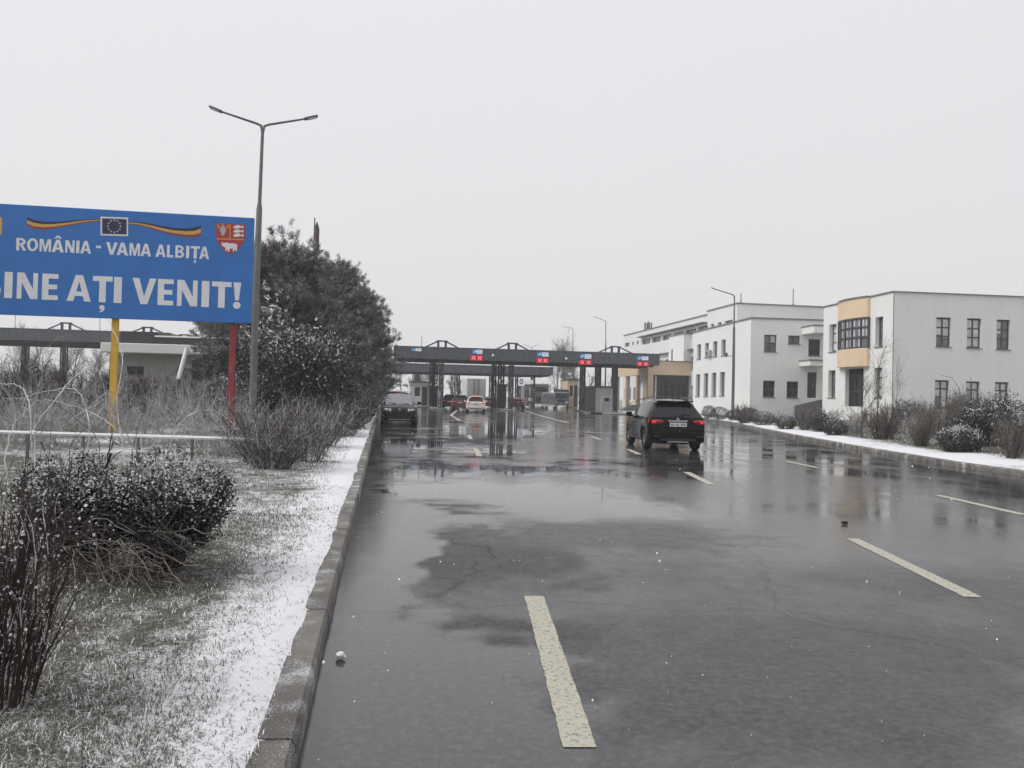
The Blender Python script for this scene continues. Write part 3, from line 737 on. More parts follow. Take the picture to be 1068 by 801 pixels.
for y0 in (236.6, 241.0, 245.3):
    poly(mb, [(243.2, y0+.9), (245.5, y0+2.2), (249, y0+2), (251.6, y0+1.1), (254.2, y0+2.2), (254.2, y0-1.0), (251.6, y0+.1), (249.5, y0-1.5), (246, y0-1.2)], 'letter', FY-.006)
ox = [(231.8, 252.3), (233.6, 254.0), (235.4, 253.6), (237.2, 253.2), (239.5, 254.2), (244.5, 254.3), (247.4, 255), (248, 257.5), (247.4, 258.5), (247.6, 262.2), (246.2, 262.2), (245.4, 259.8), (244.4, 262.6), (243, 262.4), (243.2, 259.6), (239.8, 259.8), (239.6, 262.8), (238.2, 262.8), (237.6, 260), (236.8, 262), (235.6, 262), (235.4, 258.6), (233.8, 257.4), (232.4, 257), (231.6, 255.4)]
poly(mb, ox[::-1], 'letter', FY-.006)
mb.build('county_shield', BB)
mb = MB(); poly(mb, [(-26, 244), (1.6, 245.2), (2.6, 244.6), (3.2, 228.5), (1.5, 226.6), (-26, 225.5)], 'band_yellow', FY); mb.build('yellow_emblem', BB)

# ------------------------------------------------------------------ street lamps
def lamp_head(mb_parent, p, d, L=.75, up=.08):
    d = unit(np.array(d)); mb = MB(); side = np.cross(d, [0, 0, 1]); side /= np.linalg.norm(side); n = np.cross(side, d)
    mb.box(np.array(p)+d*L/2, (L, .17, .06), 'galv', ax=[d, side, n], bev=.025); h = mb.build('lamp_head', mb_parent)
    mb = MB(); mb.box(np.array(p)+d*L*.55-n*.032, (L*.6, .12, .02), 'lamp_clear', ax=[d, side, n]); mb.build('lens', h)
def street_lamp(name, base, H, arms, label, r=.11, group=None, flood=None, lean=0.0):
    t = thing(name, label, 'street lamp', base, 0, group)
    mb = MB(); mb.tube([(0, 0, -.2), (0, 0, H*.42), (lean*.5, 0, H*.74), (lean*.55, 0, H*.76), (lean, 0, H)], [r, r*.92, r*.78, r*.5, r*.42], 'galv', 12); mb.build('pole', t)
    mb = MB(); mb.box((0, -r*.93, .9), (.11, .03, .34), 'galv', bev=.005); mb.build('service_door', t); mb = MB(); mb.box((0, 0, .02), (.42, .42, .05), 'concrete'); mb.build('base_plate', t)
    for e in arms:
        e = np.array(e, float); o = np.array([lean, 0, H]); d = e-o
        mb = MB(); mb.tube([o-[0, 0, .15], o+d*.03+[0, 0, .06], o+d*.12+[0, 0, .07], o+d*.78], [r*.40, r*.38, r*.33, r*.26], 'galv', 8); mb.build('arm', t)
        u_ = unit(d); lamp_head(t, o+d*.76, d, L=float(np.linalg.norm(d)*.26))
    if flood is not None:
        mb = MB(); mb.box(flood, (.16, .3, .34), 'frame', bev=.03); mb.tube([(0, 0, flood[2]-.1), np.array(flood)-[0, 0, .1]], .03, 'frame', 6); mb.build('floodlight', t)
    return t
LY0 = 21.8; b0 = P(263.6, 420, LY0); top = P(274, 134, LY0)
zb = lz(b0[0], LY0)
tl = P(219, 111.5, LY0-.3)-np.array([b0[0], LY0, zb]); tr = P(330.5, 121.2, LY0+.3)-np.array([b0[0], LY0, zb])
street_lamp('street_lamp', (b0[0], LY0, zb), top[2]-zb, [tl, tr], 'tall grey street lamp with two arms, standing beside the blue billboard', r=.105, lean=top[0]-b0[0])
RY0 = 62.; rb = P(764.2, 428, RY0); top = P(766, 309, RY0)
zb = rz_(rb[0], RY0); fl = P(757.5, 370, RY0)-np.array([rb[0], RY0, zb])
street_lamp('street_lamp', (rb[0], RY0, zb), top[2]-zb, [P(742, 300, RY0)-np.array([rb[0], RY0, zb])], 'single-armed grey street lamp with a small floodlight, before the white office block', r=.13, flood=fl, lean=top[0]-rb[0])
for px, pt, tips, Y, lab in ((631, 335.5, [(619.5, 330)], 103, 'slim single-armed street lamp rising behind the right end of the canopy'),
                        (596.8, 343, [(587, 340.5)], 128, 'slim single-armed street lamp rising behind the canopy, left of the taller one'),
                        (553.5, 363, [(544.5, 358.3), (563, 358)], 165, 'far small street lamp with two arms showing over the canopy roof')):
    q = P(px, 415, Y); tp_ = P(px+.8, pt, Y)
    street_lamp('street_lamp', (q[0], Y, 0), tp_[2], [P(a, c, Y)-np.array([q[0], Y, 0]) for a, c in tips], lab, r=.12, group='far street lamps', lean=tp_[0]-q[0])

# ------------------------------------------------------------------ flagpole with a furled flag behind the pines
fb = P(326, 300, 46); ft = P(326.5, 227, 46)
t = thing('flagpole', 'flagpole with a furled red and grey flag, standing behind the pine tops', 'flagpole', (fb[0], 46, 0))
mb = MB(); mb.tube([(0, 0, 0), (.02, 0, ft[2])], [.07, .04], 'galv', 8); mb.build('pole', t)
rows = []
for i, s_ in enumerate(np.linspace(0, 1, 10)):
    z = ft[2]-.25-2.3*s_; r = .72*[.03, .13, .19, .21, .24, .22, .22, .2, .16, .06][i]
    rows.append([(.16+r*math.cos(k*PI/5)*(1+.25*math.sin(k*2.2+i)), .9*r*math.sin(k*PI/5), z) for k in range(10)])
mb = MB(); mb.grid(rows, 'flag_dull', closed=True); mb.mats = ['flag_dull']; o = mb.build('furled_flag', t)

# ------------------------------------------------------------------ left background: long lorry canopy, flat-roofed building, hedge
def truss(mb, base, e, half, h, m='steel_blue', w=.16):
    base = np.array(base, float); e = np.array([*e, 0])
    for dx in (-.42, .42): mb.box(base+e*dx+[0, 0, h/2], (w*1.6, w, h), m, ax=[e, np.cross([0, 0, 1], e), [0, 0, 1]])
    mb.box(base+[0, 0, h], (1.25, w, w), m, ax=[e, np.cross([0, 0, 1], e), [0, 0, 1]])
    for sg in (-1, 1): mb.tube([base+e*sg*.4+[0, 0, h], base+e*sg*half+[0, 0, .02]], .085, m, 5)
def lattice(mb, c, z0, z1, w, m, e=(1, 0)):
    e = np.array([*e, 0.]); n = np.array([-e[1], e[0], 0]); c = np.array([c[0], c[1], 0.])
    for a in (-1, 1):
        for b_ in (-1, 1): mb.box(c+e*a*w/2+n*b_*w/2+[0, 0, (z0+z1)/2], (.13, .13, z1-z0), m, ax=[e, n, [0, 0, 1]])
    k = max(3, int((z1-z0)/.75)); zs = np.linspace(z0, z1, k+1)
    for i in range(k):
        for b_ in (-1, 1):
            mb.tube([c-e*w/2*(1 if i % 2 else -1)+n*b_*w/2+[0, 0, zs[i]], c+e*w/2*(1 if i % 2 else -1)+n*b_*w/2+[0, 0, zs[i+1]]], .035, m, 4, cap=False)
        mb.box(c+[0, 0, zs[i]], (w, w*.9, .05), m, ax=[e, n, [0, 0, 1]])
    mb.box(c+[0, 0, (z0+z1)/2], (w*.32, w*.32, z1-z0-.01), m, ax=[e, n, [0, 0, 1]])

def canopy(name, A, B, depth, z0, z1, label, soff=None):
    """A, B = front corners (x, y); returns thing, e, n, A in world"""
    A = np.array(A, float); B = np.array(B, float); L = np.linalg.norm(B-A); a = math.atan2(B[1]-A[1], B[0]-A[0])
    t = thing(name, label, 'canopy', (A[0], A[1], 0), a)
    mb = MB(); h = z1-z0
    mb.box((L/2, .06, (z0+z1)/2), (L, .12, h), 'fascia'); mb.box((L/2, depth-.06, (z0+z1)/2), (L, .12, h), 'fascia')
    mb.box((.06, depth/2, (z0+z1)/2), (.12, depth-.24, h), 'fascia'); mb.box((L-.06, depth/2, (z0+z1)/2), (.12, depth-.24, h), 'fascia'); mb.build('fascia', t)
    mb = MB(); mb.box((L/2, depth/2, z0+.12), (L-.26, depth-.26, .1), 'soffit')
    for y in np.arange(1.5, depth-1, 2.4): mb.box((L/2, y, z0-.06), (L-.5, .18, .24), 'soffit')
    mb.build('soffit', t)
    mb = MB(); mb.box((L/2, depth/2, z1-.22), (L-.26, depth-.26, .08), 'roof_top'); mb.build('roof', t)
    mb = MB(); mb.box((L/2, .05, z1+.02), (L+.06, .2, .05), 'galv'); mb.build('roof_edge', t)
    return t, L
def rod(t, x, y, z0, h):
    mb = MB(); mb.tube([(x, y, z0), (x, y, z0+h)], .03, 'steel_dark', 5); mb.build('antenna', t)

Yc = 84.
A = np.array(P(-180, 337, Yc-1.5)[:2]); B = np.array(P(178, 349, Yc+3)[:2])
z1 = P(60, 343.2, Yc+.6)[2]; z0 = P(60, 355.3, Yc+.6)[2]
t, L = canopy('border_canopy', A, B, 13, z0, z1, 'grey ribbed canopy far behind the billboard, showing under its lower edge')
ee = (B-A)/np.linalg.norm(B-A)
def ux(px, Y=Yc+1): return float(np.dot(np.array(P(px, 400, Y)[:2])-A, ee))
for px, yy, m in ((3, 5, 'steel_dark'), (57, 1.6, 'steel_blue'), (85, 8, 'steel_dark'), (112, 6, 'steel_dark'), (-60, 2, 'steel_blue'), (150, 2, 'steel_blue')):
    mb = MB(); lattice(mb, (ux(px), yy), 0, z0, .5, m); mb.build('column', t)
for px, half, h, y in ((58.5, 2.2, .9, 1.5), (88, 1.5, .4, 7), (142, 1.9, .7, 1.5), (166, 1.4, .35, 7)):
    mb = MB(); truss(mb, (ux(px), y, z1-.02), (1, 0), half, h); mb.build('roof_truss', t)
for px in (5, 91): rod(t, ux(px), 2, z1, 2.0)

# flat roofed customs shed
Yb = 45.; A = np.array(P(118, 380, Yb)[:2]); B = np.array(P(285, 380, Yb+1.2)[:2]); a = math.atan2(*(B-A)[::-1]); L = float(np.linalg.norm(B-A))
pl_ = VPlane(A, a)
zr = pl_.uv(180, 360.5)[1]; zf = pl_.uv(180, 370)[1]; zt0 = pl_.uv(150, 345.5)[1]; zt1 = pl_.uv(220, 353)[1]
t = thing('shed', 'low cream flat-roofed building with dark roof band behind the brambles', 'building', (A[0], A[1], 0), a)
def facade(mb, pl, L, H, ops, m, d=.2, z0=0.0, rev=None, local=True, flip=1):
    """front wall with real openings and reveals; ops = (u0, v0, u1, v1) ; local frame: x = u, y = depth inwards, z = v"""
    us = sorted({0.0, L, *[o[0] for o in ops], *[o[2] for o in ops]}); vs = sorted({z0, H, *[o[1] for o in ops], *[o[3] for o in ops]})
    us = [u for u in us if 0 <= u <= L]; vs = [v for v in vs if z0 <= v <= H]
    for i in range(len(us)-1):
        for j in range(len(vs)-1):
            cu, cv = (us[i]+us[i+1])/2, (vs[j]+vs[j+1])/2
            if any(o[0] < cu < o[2] and o[1] < cv < o[3] for o in ops): continue
            mb.face([(us[i], 0, vs[j]), (us[i+1], 0, vs[j]), (us[i+1], 0, vs[j+1]), (us[i], 0, vs[j+1])], m)
    for u0, v0_, u1_, v1_ in ops:
        u0, u1_ = max(0, u0), min(L, u1_); v0_, v1_ = max(z0, v0_), min(H, v1_)
        for q in ([(u0, v0_), (u0, v1_)], [(u1_, v1_), (u1_, v0_)], [(u0, v1_), (u1_, v1_)], [(u1_, v0_), (u0, v0_)]):
            mb.face([(q[0][0], 0, q[0][1]), (q[1][0], 0, q[1][1]), (q[1][0], d, q[1][1]), (q[0][0], d, q[0][1])], rev or m)
def window(par, u0, v0_, u1_, v1_, nx=2, ny=1, d=.2, fw=.07, pane='glass', xf=None, name='window', sill=True, tr=None, cur=None):
    """frame with mullions, pane as sub-part; xf maps local facade coords to the parent's"""
    xf = xf or (lambda p: p)
    mb = MB(); w, h = u1_-u0, v1_-v0_
    def bx(a0, b0, a1, b1, y0, y1, m):
        c = [(a0, y0, b0), (a1, y0, b0), (a1, y1, b0), (a0, y1, b0), (a0, y0, b1), (a1, y0, b1), (a1, y1, b1), (a0, y1, b1)]
        c = [xf(q) for q in c]
        for f in ((3,2,1,0),(4,5,6,7),(0,1,5,4),(1,2,6,5),(2,3,7,6),(3,0,4,7)): mb.face([c[i] for i in f], m)
    y0, y1 = d-.07, d
    bx(u0, v0_, u0+fw, v1_, y0, y1, 'frame'); bx(u1_-fw, v0_, u1_, v1_, y0, y1, 'frame'); bx(u0+fw, v0_, u1_-fw, v0_+fw, y0, y1, 'frame'); bx(u0+fw, v1_-fw, u1_-fw, v1_, y0, y1, 'frame')
    for i in range(1, nx): c = u0+w*i/nx; bx(c-fw/2, v0_+fw, c+fw/2, v1_-fw, y0+.01, y1-.003, 'frame')
    vv = [v0_+h*j/ny for j in range(1, ny)] if tr is None else [v0_+h*q for q in tr]
    for c in vv: bx(u0+fw, c-fw/2, u1_-fw, c+fw/2, y0+.014, y1-.006, 'frame')
    f = mb.build(name, par)
    if sill:
        mb = MB(); bx(u0-.05, v0_-.06, u1_+.05, v0_-.003, -.07, d*.6, 'coping'); mb.build('sill', f)
    mb = MB(); y = d-.03
    mb.face([xf(q) for q in ((u0+.01, y, v0_+.01), (u1_-.01, y, v0_+.01), (u1_-.01, y, v1_-.01), (u0+.01, y, v1_-.01))], pane)
    mb.build('pane', f, keep=True)
    if cur:
        mb = MB(); y = d-.036
        for i, (a0, a1, b0, b1) in enumerate(cur):
            yy = y-.0007*i
            mb.face([xf(q) for q in ((u0+w*a0, yy, v0_+h*b0), (u0+w*a1, yy, v0_+h*b0), (u0+w*a1, yy, v0_+h*b1), (u0+w*a0, yy, v0_+h*b1))], 'curtain')
        mb.build('curtain', f, keep=True)
    return f
ops = [pl_.rect(132, 382, 150, 391), pl_.rect(200, 377, 222, 396)]
mb = MB(); facade(mb, pl_, L, zf, ops, 'concrete_wall'); D = 9
mb.face([(0, 0, 0), (0, D, 0), (0, D, zf), (0, 0, zf)], 'concrete_wall'); mb.face([(L, 0, 0), (L, D, 0), (L, D, zf), (L, 0, zf)], 'concrete_wall'); mb.face([(0, D, 0), (L, D, 0), (L, D, zf), (0, D, zf)], 'concrete_wall'); mb.build('wall', t)
window(t, *ops[0], nx=2); window(t, *ops[1], nx=2, ny=3)
mb = MB(); mb.box((L/2, D/2-.6, (zr+zf)/2), (L+.5, D+1.4, zr-zf), 'wall_far', bev=.03); mb.build('roof', t)
mb = MB(); xm = pl_.uv(160, 360)[0]; mb.box((xm/2+.2, .5, (zr+zt0)/2), (xm-.1, .3, zt0-zr), 'soffit'); mb.box(((xm+L)/2, .45, (zr+zt1)/2), (L-xm, .3, zt1-zr), 'soffit'); mb.box(((xm+L)/2, .45, zt1+.05), (L-xm, .5, .08), 'wall_far'); mb.build('roof_band', t)
# the pale tube leaning before it
q0 = P(186, 396, 30); q1 = P(194.8, 363.5, 30.6)
mb = MB(); mb.tube([q0, q1], .085, 'white_paint', 10); mb.tube([q0-np.array([.02, 0, .1]), q0], .07, 'plastic', 8); mb.tube([(q0[0]-.05, q0[1], -.2), q0-np.array([.02, 0, .06])], .035, 'steel_dark', 6)
mb.build('leaning_pole', None, label='white tube lamp on a thin dark stake, leaning before the cream shed', category='lamp post')
# low pipe rail running in front of the billboard
a = P(-30, 449.6, 14.6); bb = P(256, 458.0, 15.2)
t = thing('pipe_rail', 'low snow-topped white pipe rail running below the blue billboard', 'railing', (a[0], a[1], a[2]))
mb = MB(); n = 10; mb.tube([(bb-a)*i/n for i in range(n+1)], .038, 'snow', 6); mb.build('rail', t)
for i in range(0, n+1, 2):
    p = (bb-a)*i/n; mb = MB(); mb.tube([p-np.array([0, 0, .03]), p-np.array([0, 0, a[2]])], .03, 'galv', 6); mb.build('post', t)
# ------------------------------------------------------------------ left side planting
def at_left(px, Y, py=430):
    x = P(px, py, Y)[0]; return (x, Y, lz(x, Y)-.02)
PG = 'pine trees beside the road'
pine('pine_tree', at_left(290, 33), 7.0, 3.7, 'tallest dark pine, its crown directly right of the billboard', seed=11, group=PG, tufts=3600)
pine('pine_tree', at_left(340, 43), 7.8, 3.4, 'dark pine in front of the furled flag, second from the billboard', seed=12, group=PG, tufts=3300)
pine('pine_tree', at_left(364, 55), 8.1, 3.3, 'dark pine third from the billboard, over the kerbside hedge', seed=13, group=PG, tufts=3600)
pine('pine_tree', at_left(381, 70), 7.6, 3.1, 'farthest pine of the row, reaching over the canopy end', seed=14, group=PG, tufts=2800)
pine('pine_tree', at_left(226, 62), 7.2, 2.6, 'pine behind the cream shed, its top showing just under the billboard panel', seed=15, group=PG, tufts=2400, crown_from=.1)
leafy_shrub('magnolia_bush', at_left(306, 26.5), 2.25, 2.0, 3.9, 'big evergreen bush with snow-flecked broad leaves under the pines', 'bush', n=14000, L=.12, mats=('leaf_mag', 'frost'), snow=.34, seed=21, lobes=11, base=.05, snowlow=.12)
leafy_shrub('magnolia_bush', at_left(350, 33), 1.7, 1.6, 2.6, 'smaller snow-flecked evergreen bush between the pines and the kerb', 'bush', n=4200, L=.13, mats=('leaf_mag', 'frost'), snow=.28, seed=22, lobes=6, snowlow=.12)
leafy_shrub('magnolia_bush', at_left(252, 30), 1.1, 1.1, 2.2, 'snowy broad-leaved bush partly behind the red billboard post', 'bush', n=2600, L=.13, mats=('leaf_mag', 'frost'), snow=.35, seed=23, lobes=5, snowlow=.14)
# near box bushes
leafy_shrub('box_bush', (-3.36, 6.12, .13), .42, .46, .93, 'left box bush in the foreground, clipped and dusted with snow', 'bush', n=24000, L=.027, snow=.46, seed=31, lobes=7, base=.0, snowlow=.16, stems=26)
leafy_shrub('box_bush', (-2.68, 6.05, .13), .46, .46, .95, 'right box bush in the foreground, its bent bare stems showing low down', 'bush', n=24000, L=.027, snow=.46, seed=32, lobes=8, base=.06, snowlow=.12, stems=30)
# bent straw-like stems spilling out of the box bushes
rng = np.random.default_rng(33); n = 230
o = np.stack([rng.uniform(-3.4, -2.45, n), rng.uniform(5.6, 5.9, n), rng.uniform(.12, .55, n)], 1)
d = unit(np.stack([rng.normal(.5, .7, n), rng.normal(-.55, .25, n), rng.uniform(-.15, .75, n)], 1))
p1 = make_paths(rng, o, d, rng.uniform(.25, .75, n), S=7, bend=.22, droop=.45)
p1[..., 2] = np.maximum(p1[..., 2], .15)
V, F = tubes_np(p1, np.linspace(.0045, .002, 7)[None]*np.ones((n, 1)), 3)
mi = (rng.uniform(size=n) < .42).astype(int).repeat(len(F)//n)
np_mesh('straw_clump', V, F, ['twig_brown', 'twig_pale'], mi, None, label='tangle of bent dry stems spilling from the foot of the two box bushes', category='dry stems')
twig_shrub('bare_shrub', (-2.31, 3.5, .12), 1.05, .34, 'near dark bare shrub with upright budded stems, in the left foreground corner', n1=36, n2=8, n3=5, mats=('twig_dark', 'twig_snowy'), rad=.0055, seed=41, snow=.03, buds=700, spread=.40, sides=4, base_r=.7)
SG = 'bare shrubs along the left kerb'
for px, Y, h, r, seed, lab, kw in (
    (284, 14.2, 1.25, .85, 51, 'round twiggy bare shrub nearest the left kerb, below the grey lamp', dict(n1=60, n2=13, n3=8)),
    (322, 15.8, 1.3, .75, 52, 'bare shrub with pale arching twigs behind the nearest kerbside one', dict(n1=36, n2=10, n3=6, snow=.35)),
    (338, 20.5, 1.3, .9, 53, 'dense brown twiggy shrub, third back along the left kerb', dict(n1=44, n2=10, n3=6)),
    (356, 25.5, 1.35, 1.0, 54, 'low dark shrub with few dry leaves, fourth along the left kerb', dict(n1=40, n2=10, n3=5, leaf=('leaf_brown', 2200, .05))),
    (366, 31, 1.6, 1.0, 55, 'dark leafy shrub at the kerb, before the brownish hedge end', dict(n1=44, n2=10, n3=5, leaf=('leaf_box', 4200, .06))),
    (377, 38, 1.9, 1.1, 56, 'upright brownish shrub next to the parked black car', dict(n1=50, n2=10, n3=6, leaf=('leaf_brown', 2600, .06))),
    (383, 47, 2.0, 1.2, 57, 'farthest brown shrub along the left kerb, past the parked car', dict(n1=44, n2=9, n3=5, leaf=('leaf_brown', 1800, .06)))):
    k = dict(rad=.007, spread=.85, up=.4, mats=('twig_brown', 'twig_snowy'), group=SG, seed=seed, snow=.2, thick=1+Y/40); k.update(kw)
    twig_shrub('bare_shrub', at_left(px, Y, 450), h, r, lab, **k)
# bramble thicket between rail and shed: every clump a plant
TG = 'bramble clumps around the billboard posts'
clumps = [(14, 17, 1.3, 1.5, 'pale bramble clump at the picture edge, before the pipe rail'), (70, 18.5, 1.25, 1.5, 'pale bramble clump left of the yellow post, before the pipe rail'),
          (150, 18.8, 1.2, 1.5, 'pale bramble clump right of the yellow post, before the pipe rail'), (212, 18.2, 1.35, 1.4, 'bramble clump between the two posts, nearer the red one'), (246, 16.5, 1.1, 1.0, 'small bramble clump by the foot of the grey lamp'),
          (30, 24, 1.9, 2.0, 'tall greyish bramble clump under the left part of the billboard'), (96, 26, 1.8, 2.0, 'greyish bramble clump behind the yellow post'), (165, 27, 1.9, 2.0, 'greyish bramble clump behind the rail, in front of the shed'), (222, 25, 1.9, 1.6, 'brownish bramble clump just left of the red post')]
for i, (px, Y, h, r, lab) in enumerate(clumps):
    twig_shrub('bramble', at_left(px, Y, 450), h, r, lab, 'bramble', n1=34, n2=10, n3=6, mats=('twig_pale', 'twig_snowy'), rad=.0075, group=TG, seed=60+i, snow=.45, up=.35, thick=1.25, spread=.8)
HG = 'dark shrubs of the back hedge'
for i, (px, Y, h, lab) in enumerate(((-14, 36, 2.6, 'dark hedge shrub at the left picture edge, under the canopy'), (32, 37, 2.5, 'dark hedge shrub under the canopy, left of the yellow post'), (78, 37, 2.3, 'dark hedge shrub just left of the yellow post'), (128, 38, 2.1, 'dark hedge shrub before the left window of the shed'), (172, 38, 2.0, 'dark hedge shrub at the foot of the leaning white tube'), (214, 37, 2.0, 'dark hedge shrub before the right window of the shed'))):
    x, y, z = at_left(px, Y, 420)
    twig_shrub('hedge_shrub', (x, y, z), h, 1.7, lab, n1=56, n2=10, n3=7, mats=('twig_dark', 'twig_brown'), rad=.012, group=HG, seed=80+i, snow=.4, thick=1.6, leaf=('leaf_brown', 2600, .06))
# long arching canes caught by snow
CG = 'arching bramble canes'
def cane(pts, Y, lab, r=.012, m='twig_snowy'):
    P3 = [P(x, y, Y+dy) for x, y, dy in pts]; base = P3[0].copy(); z0 = lz(base[0], base[1]); P3[0][2] = min(P3[0][2], z0-.02) if False else P3[0][2]
    q = []
    for i in range(len(P3)-1):
        a = P3[max(i-1, 0)]; b_ = P3[i]; c = P3[i+1]; d = P3[min(i+2, len(P3)-1)]
        for s_ in np.linspace(0, 1, 6)[:-1]:
            q.append(.5*((2*b_)+(-a+c)*s_+(2*a-5*b_+4*c-d)*s_**2+(-a+3*b_-3*c+d)*s_**3))
    q.append(P3[-1]); q = np.array(q); n = len(q); wr_ = np.random.default_rng(len(lab)*7+n); q += np.cumsum(wr_.normal(size=(n, 3))*.008, 0)*np.linspace(0, 1, n)[:, None]+wr_.normal(size=(n, 3))*.006; g = np.array([[q[0][0]+.03, q[0][1], z0-.03]])
    if q[0][2] > z0: q = np.concatenate([g, q]); n += 1
    tw = sub_paths(wr_, q[None], 8, .25, 1., .2, .6, up=.1, S=4, bend=.2); V, F, mi_ = merge([(*tubes_np(q[None], np.linspace(r*.8, r*.35, n)[None], 6), 0), (*tubes_np(tw, np.full((len(tw), 4), r*.22), 6), 0)])
    np_mesh('bramble_cane', V, F, [m], None, None, smooth=True, label=lab, category='bramble cane', group=CG)
cane([(36, 462, 0), (37, 444, 0), (56, 418, .2), (76, 394, .4), (92, 384, .5), (101, 383, .6), (108, 396, .7), (112, 410, .8), (114, 424, .9)], 12, 'thick snowy cane arching up to the yellow post')
cane([(33, 470, 0), (32, 434, 0), (30, 420, .2), (23, 409, .4), (12, 404, .5), (-6, 402, .6)], 11, 'snowy cane bowing over to the left picture edge')
cane([(92, 470, 0), (93, 440, 0), (91, 426, .2), (84, 408, .3), (70, 404, .5), (50, 408, .7), (26, 414, 1)], 13, 'thin snowy cane looping left of the yellow post')
cane([(130, 455, 0), (112, 440, 0), (95, 429, .2), (60, 418, .5), (32, 416, .8), (5, 412, 1)], 13.5, 'long flat cane running to the left edge', .009)
cane([(142, 470, 0), (128, 448, 0), (108, 430, .2), (78, 422, .4), (46, 416, .7)], 11.5, 'dark-tipped flat cane crossing before the yellow post', .009, 'twig_pale')
cane([(104, 462, 0), (92, 446, .1), (62, 425, .3), (40, 405, .5), (24, 390, .8)], 12.2, 'straight dark cane leaning to the upper left', .008, 'twig_brown')
cane([(175, 470, 0), (185, 445, 0), (202, 430, .2), (222, 428, .4), (236, 436, .6), (243, 448, .7)], 12.5, 'snowy cane arching at the foot of the red post', .009)
cane([(128, 460, 0), (122, 420, .1), (128, 380, .2), (127, 366, .3), (122, 350, .5), (115, 334, .8)], 14, 'tall crooked snowy cane climbing beside the yellow post', .012)
cane([(138, 470, 0), (146, 440, 0), (156, 412, .2), (160, 400, .3)], 12.6, 'short upright dark cane right of the yellow post', .007, 'twig_brown')
cane([(44, 372, 0), (52, 360, .2), (60, 352, .3), (70, 350, .4), (76, 353, .5)], 13, 'thin grey cane arching over the far canopy', .007, 'twig_pale')
cane([(10, 520, 0), (6, 470, 0), (14, 446, .2), (24, 432, .3), (36, 420, .4)], 8.5, 'nearer snowy cane at the left edge above the box bushes', .007)
cane([(0, 505, 0), (24, 462, .1), (34, 452, .2), (40, 446, .3)], 9, 'short slanting cane at the left edge', .006, 'twig_brown')

# grass tufts in the near verge (nobody could count them)
rng = np.random.default_rng(5)
def blades(n, ylo, yhi, dlo, dhi, hh, seed, side=-1, key='grass', dens=None):
    rng = np.random.default_rng(seed)
    y = ylo*(yhi/ylo)**rng.uniform(size=n*2); d = rng.uniform(dlo, dhi, n*2)
    x = lx(y)-d if side < 0 else rx(y)+d
    kp = rng.uniform(size=n*2) < np.clip((vnoise(x, y, 1.1, 9)-.1)*1.5, .3, 1)*np.clip((d-dlo+.12)/.5, .05, 1); y, d, x = y[kp][:n], d[kp][:n], x[kp][:n]; n = len(y)
    z = left_z(d)+.035*(vnoise(x, y, 2.5, 7)-.4)*np.clip(d-.25, 0, 1)-.01 if side < 0 else right_z(d)+.05*(vnoise(x, y, .9, 12)-.4)-.02
    a = rng.uniform(0, 2*PI, n); h = hh*rng.uniform(.35, 1.2, n); ln = rng.uniform(.3, 2.2, n)
    dx, dy = np.cos(a), np.sin(a); w = .0013+.0006*y/3
    b0 = np.stack([x, y, z], 1); sd_ = np.stack([-dy, dx, np.zeros(n)], 1)*w[:, None]
    m1 = b0+np.stack([dx*h*ln*.35, dy*h*ln*.35, h*.7], 1); tp_ = b0+np.stack([dx*h*ln, dy*h*ln, h*np.clip(1.1-.4*ln, .12, 1)], 1)
    V = np.stack([b0-sd_, b0+sd_, m1+sd_*.8, m1-sd_*.8, tp_+sd_*.1, tp_-sd_*.1], 1).reshape(-1, 3)
    k = np.arange(n)[:, None]*6; F = np.concatenate([k+[0, 1, 2, 3], k+[3, 2, 4, 5]])
    mi = rng.choice(3, n, p=[.46, .38, .16]); return V, F, np.concatenate([mi, mi])
V, F, mi = merge([blades(95000, 2.4, 9, .40, 4.0, .042, 1), blades(6000, 2.4, 12, .14, .6, .03, 6), blades(36000, 8, 24, .5, 5, .05, 2), blades(9000, 18, 40, 1.6, 7, .10, 3, 1)])
np_mesh('grass', V, F, ['grass_straw', 'grass_green', 'snow'], mi, None, kind='stuff')
mb = MB(); c = G(355, 688); r = random.Random(4)
rows = [[(c[0]+.035*math.sin(PI*i/5)*math.cos(k*PI/4)*r.uniform(.6, 1.2), c[1]+.03*math.sin(PI*i/5)*math.sin(k*PI/4)*r.uniform(.6, 1.2), .025-.024*math.cos(PI*i/5)) for k in range(8)] for i in range(6)]
mb.grid(rows, 'litter', closed=True); mb.build('crumpled_paper', None, label='small white crumpled scrap lying on the wet road by the left kerb', category='litter')
mb = MB(); c = G(881, 547)
rows = [[(c[0]+.05*math.sin(PI*i/5)*math.cos(k*PI/4)*r.uniform(.7, 1.2), c[1]+.04*math.sin(PI*i/5)*math.sin(k*PI/4)*r.uniform(.7, 1.2), .024-.023*math.cos(PI*i/5)) for k in range(8)] for i in range(6)]
mb.grid(rows, 'rubber', closed=True); mb.build('stone', None, label='small dark stone lying on the road beyond the near right lane dash', category='stone')
